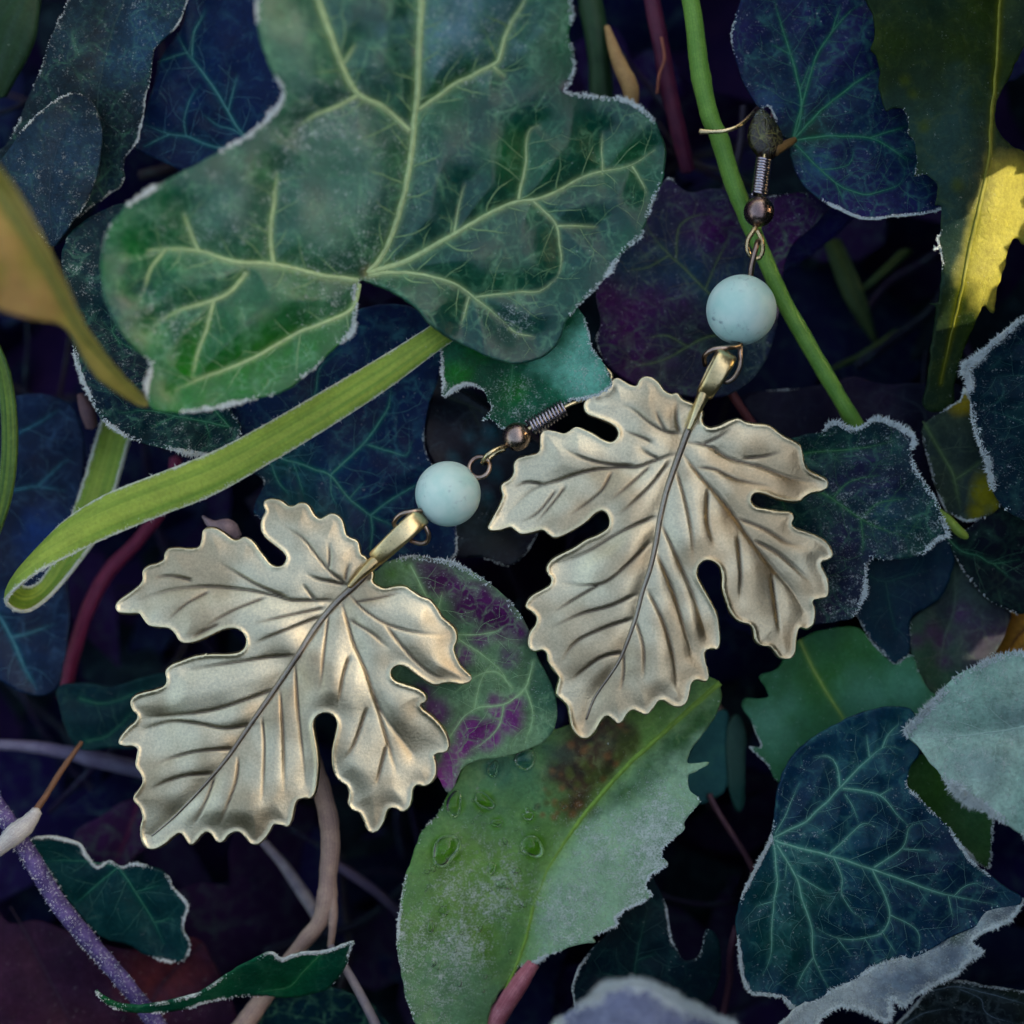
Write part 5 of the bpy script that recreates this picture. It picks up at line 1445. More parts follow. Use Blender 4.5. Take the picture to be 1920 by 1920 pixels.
stem('leaf_stalk', 'thin purple stalk running down to the left of the front ivy leaf', 'stalk', [(1440,1690,-10),(1408,1622,-9),(1378,1572,-8.6),(1348,1525,-8.6),(1330,1490,-9)], [6,6,6,6,6], stem_mat((70,44,60), (94,64,70)), seed=5)

leaf('frosted_leaf', 'pale leaf wholly coated in hairy white frost at the right edge', 'leaf',
     T('I', [(1310,422),(1360,358),(1430,280),(1500,200),(1560,140),(1650,90),(1720,52),(1800,20),(1920,0),(2100,-10),(2300,200),(2330,600),(2150,900),(2000,990),(1920,950),(1850,910),(1780,860),(1700,800),(1625,760),(1560,700),(1520,678),(1480,620),(1430,570),(1385,500)]),
     [(1700,1375,0.6),(1780,1270,1.6),(1920,1225,2.4),(1920,1560,4.0),(1800,1490,2.6),(1830,1380,2.8),(2040,1400,4)],
     veins=[[([(2020,1330),(1920,1362),(1820,1378),(1760,1376),(1712,1376)],8,4)]],
     base=(176,200,186), base2=(136,168,154), veincol=(160,184,172), halo=0.4, patches=[('circ', [(1840,1430,40),(1900,1350,30)], (120,140,140), 30, 0.6)],
     frost=(7.0, 14.0, 12.0), surf=0.35, mat=leaf_mat(net=0.1, netcol=(170,190,180), rough=0.65, spec=0.15, trans=0.1, speck=0.6, grain=0.5, bump=0.8), sp=4.8, puff=0.8, seed=42, thick=0.35, jag=1.4, tert=True, base_pt=(2020,1330))

leaf('ivy_leaf', 'small plain green leaf half hidden under the pale frosted leaf', 'leaf',
     T('I', [(1335,575),(1420,535),(1600,580),(1750,800),(1758,930),(1752,1050),(1742,1122),(1680,1092),(1600,1010),(1500,920),(1400,830),(1318,700)]),
     [(1705,1440,-2.4),(1860,1550,-1.6),(1855,1625,-2.4),(1770,1540,-2.8),(1830,1440,-3)],
     base=(62,92,50), base2=(48,80,52), frost=(1.6, 8.0, 5.0), zones=[(1858,1580,60)], mat=leaf_mat(net=0.1, netcol=(100,130,80), rough=0.45, spec=0.25, speck=0.1, grain=0.3), sp=5.0, seed=44)

leaf('ivy_leaf', 'dark ivy leaf with thin pale rim beside the frosted half of the toothed leaf', 'leaf',
     [(1212,1640),(1232,1662),(1246,1690),(1253,1730),(1261,1767),(1278,1796),(1295,1803),(1314,1788),(1326,1742),(1350,1770),(1345,1850),(1290,1920),(1190,1960),(1110,1950),(1082,1900),(1074,1860),(1079,1832),(1092,1806),(1112,1778),(1150,1735)],
     [(1220,1650,-5.5),(1290,1800,-4.5),(1080,1850,-4),(1180,1780,-5),(1330,1850,-6),(1180,1940,-5)],
     veins=[[([(1200,1940),(1190,1860),(1195,1790),(1215,1700)],3.5,2), ([(1190,1860),(1150,1830),(1120,1825)],3,2), ([(1195,1800),(1225,1790)],2.5,2)]],
     base=(22,44,50), base2=(18,34,46), veincol=(44,84,74), frost=(1.6, 6.0, 4.0), zones=[(1255,1740,50),(1290,1800,40),(1080,1850,60)], mat=leaf_mat(net=0.2, netcol=(40,80,74), rough=0.5, spec=0.2, speck=0.3, grain=0.3), sp=5.0, seed=46, base_pt=(1200,1940))

leaf('frosted_leaf', 'blurred grey leaf with thick white frost poking in at the bottom edge', 'leaf',
     [(1035,1935),(1068,1898),(1105,1872),(1128,1850),(1160,1840),(1198,1838),(1232,1850),(1290,1884),(1340,1905),(1380,1935),(1400,2060),(1200,2140),(1020,2060)],
     [(1040,1930,13),(1200,1840,16),(1370,1930,12),(1200,2100,12),(1200,1960,16)],
     base=(104,108,140), base2=(128,134,160), frost=(6.0, 14.0, 22.0), surf=0.2, mat=leaf_mat(net=0.1, netcol=(150,160,180), rough=0.6, spec=0.15, speck=0.3, grain=0.5), sp=6.0, seed=48, base_pt=(1200,2100))

leaf('dead_leaf', 'dark withered leaf with thin frosted folds in the bottom right corner', 'leaf',
     T('I', [(1440,1740),(1520,1706),(1600,1700),(1720,1724),(1850,1744),(1980,1790),(2000,1990),(1280,1990),(1340,1850)]),
     [(1750,1840,-4),(1920,1870,-3),(1720,1920,-5),(1900,1950,-3.5)], veins=[[([(1745,1858),(1790,1850),(1850,1862),(1930,1885)],4,3)], [([(1800,1855),(1838,1872),(1850,1900),(1900,1920)],3.5,2.5)], [([(1690,1925),(1730,1900),(1780,1890)],4,3)]],
     base=(42,50,40), base2=(26,32,40), veincol=(96,112,122), halo=0.5, frost=(1.2, 7.0, 4.0), surf=0.12, mat=leaf_mat(net=0.3, netcol=(80,96,100), rough=0.6, spec=0.15, speck=0.3, grain=0.5), sp=6.0, wav=1.2, seed=50)

leaf('ivy_leaf', 'out-of-focus pale teal leaf between the toothed leaf and the front ivy leaf', 'leaf',
     T('I', [(190,560),(260,420),(350,310),(400,330),(395,500),(392,700),(300,775),(210,785),(175,700)]), [(1300,1380,-9),(1360,1340,-10),(1300,1500,-9),(1350,1480,-10)],
     base=(66,108,108), base2=(52,88,92), mat=leaf_mat(net=0.1, rough=0.5, spec=0.2, speck=0.0, grain=0.2), sp=7.0, seed=52)
leaf('grass_blade', 'short blurred teal blade standing in the gap left of the front ivy leaf', 'grass',
     T('I', [(400,390),(450,330),(490,430),(485,620),(480,800),(440,820),(400,690),(392,520)]), [(1370,1360,-9.5),(1395,1390,-10),(1390,1510,-11)],
     base=(74,100,92), base2=(52,84,78), mat=leaf_mat(net=0.0, rough=0.5, spec=0.2, speck=0.0, grain=0.2), sp=7.0, seed=53)
stem('leaf_stalk', 'thin dull red stalk curving down left of the front ivy leaf near the bottom', 'stalk', T('I', [(440,1420,-8),(410,1560,-8),(405,1700,-9),(370,1880,-10)]), 6.5, stem_mat((70,40,60), (90,60,76)), seed=6)

# ------------------------------------------------------------------ top right
leaf('ivy_leaf', 'blue-purple ivy leaf with green veins at top right, above the upper coil', 'leaf',
     T('C', [(470,-20),(440,80),(420,150),(415,220),(440,310),(470,400),(510,480),(560,550),(612,546),(640,610),(668,680),(712,730),(716,790),(750,880),(800,960),(880,1030),(970,1072),(1050,1110),(1140,1125),(1250,1110),(1380,1100),(1490,1075),(1580,1000),(1570,800),(1520,600),(1470,400),(1370,200),(1270,-50),(1150,-250),(900,-400),(650,-300),(520,-140)]),
     [(1372,80,-3.2),(1400,170,-3),(1440,205,-2.6),(1480,265,-2.8),(1540,370,-1.8),(1640,408,-1.4),(1760,390,-2.6),(1640,100,-4),(1560,-120,-4),(1600,260,-2.6),(1740,250,-4.2)],
     veins=[[([(1486,263),(1500,225),(1500,170),(1482,102),(1464,44),(1450,-10)],6,3.5), ([(1500,170),(1520,120)],3,2), ([(1482,102),(1450,85)],3,2)], [([(1486,263),(1505,190),(1530,110),(1559,62),(1590,25),(1630,0)],5.5,3), ([(1559,62),(1575,10)],3,2)], [([(1486,263),(1548,200),(1603,157),(1660,122)],6,3)],
            [([(1486,263),(1566,255),(1632,258),(1668,277),(1712,302)],6,3), ([(1632,258),(1698,237)],4,2.4), ([(1668,277),(1700,300)],3,2)], [([(1486,265),(1530,310),(1566,342),(1614,364),(1658,357),(1690,342),(1698,310)],4.5,2.4), ([(1566,342),(1580,370)],3,2), ([(1540,318),(1590,310),(1600,280)],2.5,2)]],
     base=(28,44,72), base2=(36,32,80), veincol=(58,116,88), halo=0.9, patches=[('circ', [(1486,263,30),(1520,250,26)], (40,62,36), 30, 0.7), ('circ', [(1530,310,22),(1440,190,18)], (70,96,130), 18, 0.7), ('circ', [(1440,110,50)], (28,52,66), 40, 0.6)],
     frost=(2.2, 7.0, 4.5), zones=[(1375,100,70),(1400,170,50),(1435,200,30),(1500,320,50),(1560,390,60),(1660,405,80),(1750,395,40)], surf=0.12,
     mat=leaf_mat(net=0.45, netcol=(46,92,90), cell=24, rough=0.5, spec=0.22, speck=0.5, grain=0.42), sp=4.6, puff=0.5, seed=54, base_pt=(1486,263))

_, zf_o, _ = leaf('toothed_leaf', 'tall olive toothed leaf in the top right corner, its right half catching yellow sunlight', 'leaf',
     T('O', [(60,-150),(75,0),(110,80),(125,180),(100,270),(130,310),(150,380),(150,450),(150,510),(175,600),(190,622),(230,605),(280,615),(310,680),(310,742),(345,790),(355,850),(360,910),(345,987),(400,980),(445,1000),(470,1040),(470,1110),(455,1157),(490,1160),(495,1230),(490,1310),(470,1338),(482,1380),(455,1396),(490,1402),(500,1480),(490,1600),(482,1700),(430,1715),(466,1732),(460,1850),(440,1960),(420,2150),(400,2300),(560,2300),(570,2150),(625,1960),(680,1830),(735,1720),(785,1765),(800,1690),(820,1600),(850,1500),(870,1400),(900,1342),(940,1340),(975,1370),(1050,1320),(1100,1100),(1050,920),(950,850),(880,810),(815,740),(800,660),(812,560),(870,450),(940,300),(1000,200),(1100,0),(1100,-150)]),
     [(1625,0,-1.2),(1650,150,-1.6),(1700,210,-1.4),(1720,330,-1.4),(1765,450,-1.6),(1870,0,-2.4),(1865,180,-0.8),(1855,300,0.6),(1835,400,0.5),(1805,520,0.2),(1760,700,-4),(1905,440,-3.6),(1860,570,-3.0),(1930,330,-3.8),(1940,50,-1.5)],
     veins=[[([(1878,-60),(1870,100),(1862,190),(1858,240),(1856,295),(1840,370),(1815,480),(1800,560),(1780,640),(1764,720)],9,16)]],
     base=(38,52,26), base2=(30,46,38), veincol=(112,112,36), halo=0.5, patches=[('poly', [(1660,200),(1720,230),(1830,150),(1850,320),(1800,500),(1770,520),(1765,400),(1725,330),(1700,210)], (44,66,66), 50, 0.85), ('poly', [(1858,300),(1850,340),(1800,530),(1860,600),(1960,480),(1960,290)], (176,170,104), 22, 0.85), ('circ', [(1697,150,10),(1733,238,10),(1795,350,12),(1712,175,8)], (70,80,34), 7, 0.6)],  # pale yellow polygon on the right half: sunlight partly painted into the colour
     frost=(1.0, 6.0, 4.0), zones=[(1635,60,60),(1650,190,50),(1700,225,40),(1745,340,50),(1765,460,40)], surf=0.06,
     mat=leaf_mat(net=0.1, netcol=(90,100,40), cell=34, rough=0.5, spec=0.2, trans=0.3, speck=0.12, grain=0.35, bump=0.8), sp=4.6, puff=0.3, wav=0.4, thick=0.3, seed=56, base_pt=(1760,740), jag=1.2)

leaf('ivy_leaf', 'deep purple leaf with olive veins behind the upper stone bead', 'leaf',
     [(1253,335),(1275,352),(1300,360),(1335,353),(1390,362),(1446,368),(1505,360),(1565,372),(1530,420),(1480,470),(1462,560),(1450,640),(1415,705),(1360,742),(1280,742),(1200,724),(1150,694),(1120,645),(1127,600),(1118,545),(1150,480),(1190,420),(1215,370)],
     [(1253,335,-7),(1446,368,-6),(1560,375,-6.4),(1120,560,-6),(1200,720,-5.6),(1400,720,-6),(1300,540,-6.4)],
     veins=[[([(1400,620),(1322,543),(1280,500),(1256,478),(1222,440),(1205,410)],4,2.4), ([(1268,488),(1272,430),(1300,405),(1340,402)],3,2), ([(1256,478),(1215,500),(1170,510)],3,2), ([(1322,543),(1350,480),(1370,440)],3,2)], [([(1400,620),(1330,632),(1290,650),(1240,676),(1170,690)],4,2.4), ([(1290,650),(1250,630),(1210,635)],3,2)]],
     base=(58,26,74), base2=(36,48,72), veincol=(92,112,70), halo=0.7, patches=[('circ', [(1180,600,44),(1230,570,30),(1140,560,30),(1330,440,30)], (64,20,78), 30, 0.85), ('circ', [(1290,510,40),(1340,540,34),(1180,490,26)], (40,70,92), 36, 0.75), ('circ', [(1290,620,40),(1350,660,50),(1230,700,30)], (28,56,46), 40, 0.7)],
     frost=(1.2, 6.0, 3.5), zones=[(1290,355,60),(1125,600,60),(1470,365,40)], surf=0.12,
     mat=leaf_mat(net=0.5, netcol=(70,90,80), cell=22, rough=0.5, spec=0.2, speck=0.6, grain=0.5), sp=4.8, puff=0.4, seed=58, base_pt=(1400,620))
leaf('ivy_leaf', 'narrow indigo leaf right of the upper metal ball, behind the green stem', 'leaf',
     T('C', [(560,1400),(640,1290),(800,1150),(950,1058),(1060,1090),(980,1190),(880,1270),(760,1360),(650,1420)]), [(1450,490,-8),(1570,400,-8.5),(1520,460,-9)],
     veins=[[([(1440,500),(1490,450),(1570,400)],3,2)]], base=(38,34,92), base2=(28,22,60), veincol=(40,40,80), mat=leaf_mat(net=0.05, rough=0.45, spec=0.3, speck=0.0, grain=0.3), sp=6.0, seed=60)
stem('plant_stem', 'smooth bright green stem running down past the upper stone bead', 'stem', [(1282,-60,-1.6),(1300,30,-1.6),(1312,130,-1.9),(1330,215,-2.0),(1350,262,-2.2),(1372,335,-2.8),(1400,405,-3.0),(1432,480,-3.0),(1466,558,-3.0),(1512,640,-3.4),(1556,715,-4.0),(1606,800,-5.0)], [14,17,19,18,17.5,17.5,17,16,16,16,16,16], stem_mat((84,130,52), (112,152,64), 0.42), seed=8)
# bud where the leaf stalk meets the stem
broot = thing('leaf_bud', 'small brown-green bud hiding the top of the upper coil', 'bud', world_pt(1436, 300, -0.6))
def bud():
    n, m = 22, 26
    V = []
    for i in range(n + 1):
        t = i / n
        r = 33 * math.sin(math.pi * min(t * 0.94 + 0.03, 1)) ** 0.7 * (0.72 + 0.5 * t)
        for j in range(m):
            a = 2 * math.pi * j / m
            k = 1 + 0.07 * math.sin(5 * a + 3 * t) + 0.05 * math.sin(9 * a)
            V.append((1428 + 10 * t + math.cos(a) * r * k, 205 + 96 * t, -1.0 + 0.3 * t + math.sin(a) * r * k * 0.040))
    V = np.array(V)
    W = world_pt(V[:, 0], V[:, 1], V[:, 2])
    F = [tuple(f) for f in grid_faces(n + 1, m)] + [(i * m + m - 1, i * m, (i + 1) * m, (i + 1) * m + m - 1) for i in range(n)]
    yy = (V[:, 1] - 205) / 96
    c = srgb((30,38,34)) * (1 - yy[:, None]) + srgb((44,28,16)) * yy[:, None]
    mesh_obj('bud_scale', W, F, leaf_mat(net=0.3, netcol=(120,120,60), cell=10, rough=0.25, spec=0.6, speck=0.3, grain=0.8, bump=1.5), broot, ORIG[broot.name], attrs={'col': c, 'frost': 0.5 * np.clip(1 - yy * 3, 0, 1)})
bud()
tube('stalk', [(1452,284,-0.4),(1472,272,-1.2),(1490,262,-2.0)], [10,9,6], stem_mat((90,70,40), (120,90,50)), broot)

# ------------------------------------------------------------------ top centre gap
stem('plant_stem', 'blurred dark green stem beside the right edge of the large ivy leaf', 'stem', [(1095,-60,-11),(1108,10,-11),(1122,90,-11),(1128,180,-12),(1135,300,-14)], 24, stem_mat((26,52,34), (36,66,40)), seed=9)
stem('dried_stalk', 'short wheat-coloured dry sheath in the gap at top centre', 'stalk', [(1138,50,-9),(1152,95,-8.4),(1166,130,-8),(1182,165,-8),(1184,210,-9)], [6,12,16,17,12], stem_mat((176,142,92), (150,116,76), 0.6), seed=10)
stem('plant_stem', 'crimson stem leaning down from the top edge', 'stem', [(1214,-50,-9),(1226,20,-9),(1240,90,-9),(1252,160,-9.4),(1268,230,-10),(1290,320,-12)], [16,16,17,17,16,14], stem_mat((62,20,52), (92,36,60), 0.5), seed=11)
stem('dried_stalk', 'fine orange fibre peeling from the crimson stem', 'stalk', [(1240,70,-8.0),(1246,110,-7.9),(1236,140,-8),(1232,175,-8.4)], 2.6, stem_mat((170,100,76), (150,90,70), stripe=False), wob=0)
stem('plant_stem', 'dim brown stalk standing behind the upper end of the green stem', 'stem', [(1395,200,-11),(1385,290,-11),(1350,380,-12)], 8, stem_mat((54,48,66), (40,34,54)), seed=12)
for k, (x0, y0, x1, y1, w, lb) in enumerate([(1560,450,1640,640,16,'dim green grass leaf in the dark hollow right of the upper bead'), (1700,470,1590,560,12,'dim yellowish grass leaf lying across the dark hollow'), (1690,620,1560,690,14,'dim grass leaf low in the dark hollow, left of the olive stalk')]):
    o, _, _ = strip('grass_blade', [(x0 - w, y0, -17), ((x0 + x1) / 2 - w * 1.2, (y0 + y1) / 2 + 10, -16), (x1 - 3, y1, -18)], [(x0 + w, y0, -17), ((x0 + x1) / 2 + w * 1.2, (y0 + y1) / 2, -16), (x1 + 3, y1, -18)], leaf_mat(net=0.0, rough=0.5, spec=0.2, speck=0.1, grain=0.4), None, 7, 0.2, (40,66,50), (62,76,40))
    tag(o, lb, 'grass')

# ------------------------------------------------------------------ top left
leaf('ivy_leaf', 'navy ivy leaf with pale green veins behind the frosted shoulder of the large leaf', 'leaf',
     [(330,-80),(350,10),(335,60),(300,110),(285,170),(262,230),(240,268),(300,300),(380,330),(500,320),(600,220),(600,60),(560,-80)],
     [(350,0,-7),(260,240,-6),(450,240,-6),(550,0,-7),(400,300,-6.4)],
     veins=[[([(470,265),(445,240),(420,195),(382,140),(350,96),(330,60)],6,3.5), ([(360,105),(364,60),(385,20)],4,2.4), ([(428,208),(435,175),(445,140)],3.5,2), ([(352,98),(320,108),(295,118)],3,2)], [([(470,280),(400,275),(350,256),(318,252),(285,240),(268,232)],5,2.5), ([(318,252),(290,265),(270,275)],3,2), ([(350,256),(345,220),(360,180),(375,160)],2.6,2)], [([(470,270),(440,245),(410,235),(380,215)],3,2)]],
     base=(14,36,76), base2=(12,26,58), veincol=(76,132,132), halo=0.8, mat=leaf_mat(net=0.3, netcol=(36,76,96), cell=28, rough=0.5, spec=0.22, speck=0.25, grain=0.35), sp=5.0, seed=62, base_pt=(470,270))
leaf('lobed_leaf', 'frost-dusted dark blue-grey lobed leaf in the top left', 'leaf',
     [(125,-60),(128,0),(100,60),(76,130),(50,190),(18,262),(-20,310),(40,400),(120,420),(180,380),(228,345),(232,300),(258,264),(268,220),(276,170),(284,128),(292,90),(328,52),(345,18),(350,-60)],
     [(130,0,-4),(340,0,-3.5),(60,170,-4),(240,270,-4.4),(180,150,-3),(60,380,-5)],
     veins=[[([(250,-40),(210,60),(185,170),(182,260),(190,330)],4,3)]], base=(28,46,58), base2=(22,36,44), veincol=(40,60,60), halo=0.5, patches=[('circ', [(280,60,60),(240,110,40)], (50,74,100), 50, 0.6)],
     frost=(0.8, 5.0, 4.0), surf=0.16, mat=leaf_mat(net=0.1, cell=20, rough=0.5, spec=0.25, speck=0.7, grain=0.7, bump=1.2), sp=5.0, seed=64, base_pt=(250,-40), jag=1.2)
leaf('oval_leaf', 'oval frost-dusted slate leaf overlapping the lobed leaf at top left', 'leaf',
     [(-20,330),(10,290),(50,235),(95,195),(140,175),(176,195),(190,240),(188,300),(172,360),(140,410),(100,462),(74,440),(30,400)],
     [(0,310,-3),(140,180,-2.4),(188,280,-3.2),(100,460,-3),(90,320,-1.8)],
     veins=[[([(100,455),(92,380),(100,300),(140,200)],4,2)]], base=(38,56,74), base2=(26,40,52), veincol=(34,50,64), halo=0.5, frost=(0.8, 5.0, 4.0), surf=0.18, mat=leaf_mat(net=0.05, cell=20, rough=0.5, spec=0.25, speck=0.5, grain=0.7, bump=1.2), sp=5.0, seed=66, base_pt=(100,460))
o, _, _ = strip('grass_blade', [(-60,40,-6),(-10,-10,-6),(30,-60,-6)][::-1] + [(-50,200,-8)], [(80,-40,-7),(72,30,-6.4),(60,90,-6.6),(10,180,-8)], leaf_mat(net=0.0, rough=0.5, spec=0.2, speck=0.3, grain=0.35), None, 15, 0.6, (36,58,46), (28,54,34))
tag(o, 'blurred green grass blade curving across the top left corner', 'grass')

# ------------------------------------------------------------------ left side
leaf('ivy_leaf', 'dark navy ivy leaf with blue-green veins at the left edge under the grass fold', 'leaf',
     [(-80,770),(30,742),(95,742),(140,770),(158,850),(146,950),(128,1050),(130,1150),(122,1230),(106,1292),(60,1302),(0,1275),(-80,1200)],
     [(0,760,-10),(140,800,-10.5),(130,1100,-11),(100,1290,-10),(0,1200,-9.5)],
     veins=[[([(-20,1130),(8,1172),(25,1205),(45,1250),(70,1294)],7,4), ([(20,1195),(60,1185),(100,1170)],4,2)], [([(-30,900),(20,918),(70,912),(120,920)],4,2), ([(70,912),(110,875),(130,860)],3,2)], [([(20,820),(60,800),(110,770)],3,2)]],
     base=(16,34,66), base2=(14,28,54), veincol=(60,112,126), halo=0.8, patches=[('circ', [(90,1010,40),(70,1000,30)], (40,66,130), 30, 0.6)], mat=leaf_mat(net=0.3, netcol=(40,70,100), rough=0.45, spec=0.28, speck=0.1, grain=0.35), sp=6.0, seed=68)
o, _, _ = strip('grass_blade', [(-22,640,-3),(-4,700,-3),(4,780,-3),(4,860,-3),(-6,940,-3.4),(-30,1020,-4)], [(-6,640,-3),(18,700,-3),(30,780,-3),(30,860,-3),(18,940,-3.4),(-10,1020,-4)], leaf_mat(net=0.0, rough=0.4, spec=0.3, speck=0.1, grain=0.35), None, 11, 0.4, (40,76,46), (96,124,50))
tag(o, 'narrow green grass blade hugging the left edge of the picture', 'grass')
stem('plant_stem', 'out-of-focus crimson stem passing under the grass fold', 'stem', [(330,860,-14),(318,930,-13.5),(262,1010,-13),(205,1070,-13),(166,1140,-13),(140,1220,-14),(118,1310,-15)], [13,13,14,15,15,14,13], stem_mat((98,30,66), (120,44,78), 0.5), seed=14)
stem('dried_stalk', 'pinkish papery bud scale behind the top of the left pendant', 'stalk', [(380,968,-4),(400,985,-3.6),(428,990,-3.4),(445,1008,-3.6)], [3,10,15,10], stem_mat((120,104,116), (150,130,136), 0.6, stripe=False), seed=15, wob=0.3)
stem('dried_stalk', 'brown tip of a shoot showing beside the upright grass at left', 'stalk', [(150,740,-8),(165,775,-7.6),(172,800,-8)], [6,15,12], stem_mat((104,78,76), (80,60,70), 0.6), seed=16)

# ------------------------------------------------------------------ bottom left
leaf('ivy_leaf', 'dim green ivy leaf left of the left pendant', 'leaf',
     T('G', [(300,190),(450,170),(580,186),(700,150),(860,118),(960,200),(900,330),(760,420),(690,505),(560,500),(420,512),(350,430),(312,320)]),
     [(110,1290,-9),(310,1265,-8),(250,1400,-9),(150,1390,-9.5)], veins=[[([(150,1310),(190,1320),(230,1310),(280,1290)],3.5,2)], [([(160,1390),(200,1380),(235,1350),(260,1320)],3.5,2)]],
     base=(26,56,56), base2=(20,42,52), veincol=(44,92,74), mat=leaf_mat(net=0.2, netcol=(40,80,70), rough=0.5, spec=0.2, speck=0.0, grain=0.3), sp=6.0, seed=70)
stem('dried_stalk', 'blurred grey-violet twig crossing behind the left pendant', 'stalk', T('G', [(-80,480,-12),(120,490,-12),(300,515,-12),(500,560,-12),(760,620,-13)]), [11,12,14,18,18], stem_mat((70,62,92), (96,96,120), 0.6), seed=17)
stem('leaf_stalk', 'thin brown stalk rising from a pale sheath at the lower left', 'stalk', T('G', [(420,470,-6),(370,540,-5),(300,640,-4.4),(240,740,-3.8),(185,820,-3.2)]), [4,5,5.5,6,7], stem_mat((88,62,46), (108,76,54), 0.5), seed=18)
stem('dried_stalk', 'chalky white sheath on the frosted stem at the lower left', 'stalk', T('G', [(-40,1040,-2.4),(30,985,-2.2),(80,940,-2.2),(140,890,-2.4),(192,822,-2.8)]), [14,17,20,16,11], stem_mat((150,146,150), (186,184,178), 0.7, 0.3), seed=19, wob=0.2)
stem('plant_stem', 'violet frost-furred stem slanting through the lower left corner', 'stem', T('G', [(-120,640,-3.2),(40,880,-3.4),(150,1050,-3.6),(300,1300,-4),(480,1520,-4.4),(650,1720,-4.8),(830,1950,-5)]), [15,17,17.5,17,16.5,16,16], stem_mat((52,40,92), (84,70,124), 0.6, 0.32, False), seed=20, frost=(9, 7.0))
leaf('ivy_leaf', 'small dark green ivy leaf with frosted top edge right of the violet stem', 'leaf',
     T('G', [(160,975),(260,958),(400,990),(440,1050),(500,1112),(560,1082),(620,1112),(700,1096),(800,1120),(862,1160),(882,1212),(930,1262),(966,1320),(942,1420),(970,1500),(962,1570),(920,1602),(830,1590),(740,1560),(660,1512),(560,1490),(480,1440),(380,1320),(280,1180),(200,1060)]),
     [(70,1580,-6),(220,1630,-5.4),(340,1690,-6),(340,1790,-7),(200,1760,-7),(240,1700,-6)],
     veins=[[([(222,1625),(255,1675),(288,1730),(308,1768)],4.5,2.5), ([(288,1730),(320,1722)],3,2), ([(255,1672),(300,1660)],3,2)], [([(222,1625),(175,1665),(142,1694)],4,2.4)], [([(222,1625),(153,1614),(84,1614)],3.5,2)]],
     base=(26,56,60), base2=(18,42,52), veincol=(48,100,84), halo=0.7, frost=(2.2, 8.0, 6.0), zones=[(140,1580,60),(240,1620,60),(320,1660,60),(350,1720,40),(340,1790,40)], mat=leaf_mat(net=0.25, netcol=(40,80,76), rough=0.5, spec=0.2, speck=0.1, grain=0.35), sp=4.8, seed=72, base_pt=(222,1625))
leaf('curled_leaf', 'narrow green leaf seen nearly edge-on with frosted upper edge, bottom left of centre', 'leaf',
     T('G', [(490,1752),(560,1800),(640,1826),(760,1826),(900,1798),(1020,1765),(1120,1700),(1250,1620),(1390,1556),(1450,1590),(1540,1558),(1680,1548),(1815,1498),(1800,1540),(1770,1640),(1680,1740),(1500,1785),(1300,1775),(1080,1805),(950,1845),(780,1866),(640,1856),(540,1815)]),
     [(180,1862,-1.6),(380,1850,-1.4),(510,1790,-1.2),(660,1768,-1.4),(600,1860,-4.5),(480,1870,-4.5),(350,1895,-3.5),(250,1895,-2.6)],
     veins=[[([(600,1790),(570,1820),(540,1850),(480,1860)],3.5,2)]], base=(40,80,56), base2=(26,58,48), veincol=(60,110,76), frost=(2.6, 8.0, 5.0), zones=[(200,1870,50),(280,1885,50),(370,1860,60),(440,1830,50),(510,1795,50),(600,1785,40),(655,1768,30)], mat=leaf_mat(net=0.2, netcol=(60,100,80), rough=0.5, spec=0.2, speck=0.2, grain=0.4), sp=4.4, seed=74, base_pt=(600,1790))
leaf('ivy_leaf', 'dark teal leaf at the bottom edge below the curled narrow leaf', 'leaf',
     T('G', [(1380,1800),(1500,1775),(1700,1735),(1830,1780),(1940,1850),(1980,2000),(1360,2000)]), [(510,1880,-7),(650,1860,-7),(700,1930,-8),(520,1940,-8)],
     base=(22,46,56), base2=(16,34,46), mat=leaf_mat(net=0.2, rough=0.5, spec=0.2, speck=0.0, grain=0.3), sp=6.0, seed=76)
leaf('dead_leaf', 'large reddish-brown dead leaf in the bottom left corner', 'leaf',
     T('G', [(-100,1330),(60,1400),(200,1390),(450,1480),(700,1540),(1000,1480),(1090,1600),(1180,1760),(1230,1920),(1240,2040),(-100,2040)]),
     [(0,1720,-12),(380,1770,-11),(440,1920,-12),(0,1950,-10),(200,1850,-10.5)],
     veins=[[([(20,1700),(70,1790),(110,1870),(150,1950)],5,3)], [([(380,1770),(300,1850),(260,1950)],4,3)]],
     base=(38,22,46), base2=(52,30,46), veincol=(36,24,42), patches=[('circ', [(280,1840,40),(330,1800,40)], (120,66,60), 40, 0.6)], surf=0.06, mat=leaf_mat(net=0.15, netcol=(60,40,60), rough=0.6, spec=0.15, speck=0.0, grain=0.5), sp=7.0, wav=1.5, seed=78)
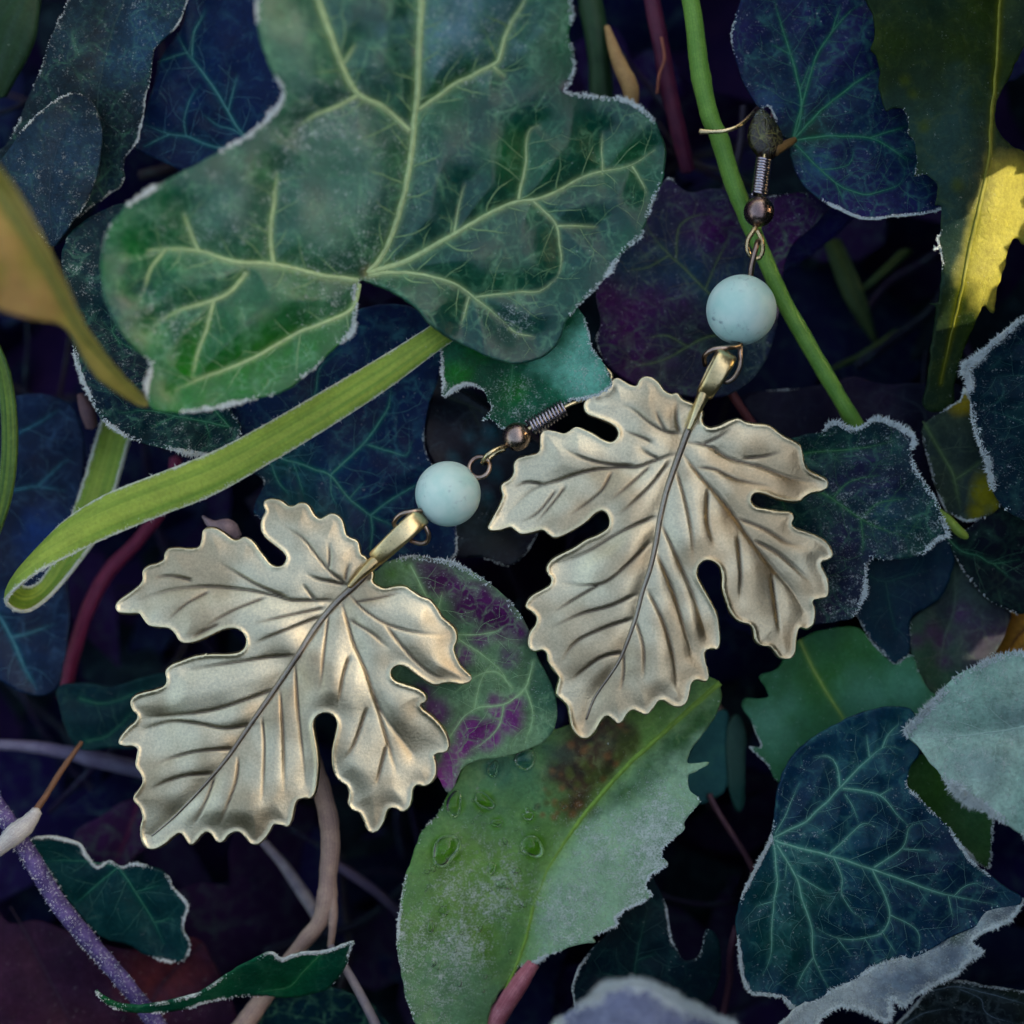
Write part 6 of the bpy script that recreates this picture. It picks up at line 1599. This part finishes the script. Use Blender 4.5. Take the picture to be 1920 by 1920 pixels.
leaf('dead_leaf', 'plum-coloured dead leaf in shade below the tip of the left pendant', 'leaf',
     T('G', [(380,950),(520,850),(640,780),(740,780),(780,950),(700,1060),(620,1110),(480,1070)]), [(150,1570,-14),(270,1510,-13),(250,1620,-14)],
     veins=[[([(260,1500),(240,1560),(215,1620)],4,3)]], base=(58,36,70), base2=(48,30,60), veincol=(84,30,60), mat=leaf_mat(net=0.1, rough=0.6, spec=0.15, speck=0.0, grain=0.4), sp=7.0, seed=80)
M_DRY = stem_mat((128,106,104), (168,144,128), 0.6)
root = thing('dried_stalk', 'dry buff stalk hanging below the left pendant, forked at its lower end', 'stalk', world_pt(590, 1400, -6))
ORIG_ = T('G', [(1590,430,-5),(1610,560,-5),(1650,700,-5),(1688,850,-5),(1700,1000,-5.2),(1688,1150,-5.4),(1680,1280,-5.6),(1640,1400,-6),(1560,1500,-6.4),(1450,1650,-6.6),(1350,1790,-6.8),(1230,1960,-7)])
tube('stalk', ORIG_, [14,17,18,19,19,18,20,17,16,16,18,22], M_DRY, root, 16, 6.0, 0.10, 21)
tube('side_shoot', T('G', [(1690,1180,-5.2),(1712,1300,-5.2),(1712,1400,-5.4),(1700,1520,-5.8)]), [8,9,8,7], M_DRY, root, 12, 6.0, 0.1, 22)
stem('dried_stalk', 'thin grey twig running to the bottom edge right of the curled narrow leaf', 'stalk', T('G', [(1700,1520,-5),(1780,1640,-5),(1860,1780,-5.2),(1960,1980,-5.6)]), [7,8,9,9], stem_mat((110,104,120), (140,130,128), 0.6), seed=23)
stem('dried_stalk', 'blurred pale twig slanting behind the dry buff stalk', 'stalk', T('G', [(1330,960,-13),(1440,1080,-13),(1540,1220,-12.6),(1640,1380,-12.6)]), [8,10,13,12], stem_mat((150,146,150), (96,90,110), 0.6), seed=24)
stem('dried_stalk', 'blurred violet twig to the right of the dry buff stalk', 'stalk', T('G', [(1700,1080,-14),(1820,1160,-13.5),(1960,1260,-14),(2080,1380,-15)]), [9,10,10,9], stem_mat((84,76,96), (64,56,84), 0.6), seed=25)
stem('plant_stem', 'short dark red stalk behind the bail of the right earring', 'stem', T('F', [(330,230,-6),(390,330,-6),(450,430,-6.4),(540,560,-7)]), 9, stem_mat((84,40,48), (104,56,56), 0.5), seed=26)

earring_lower()
earring_upper()
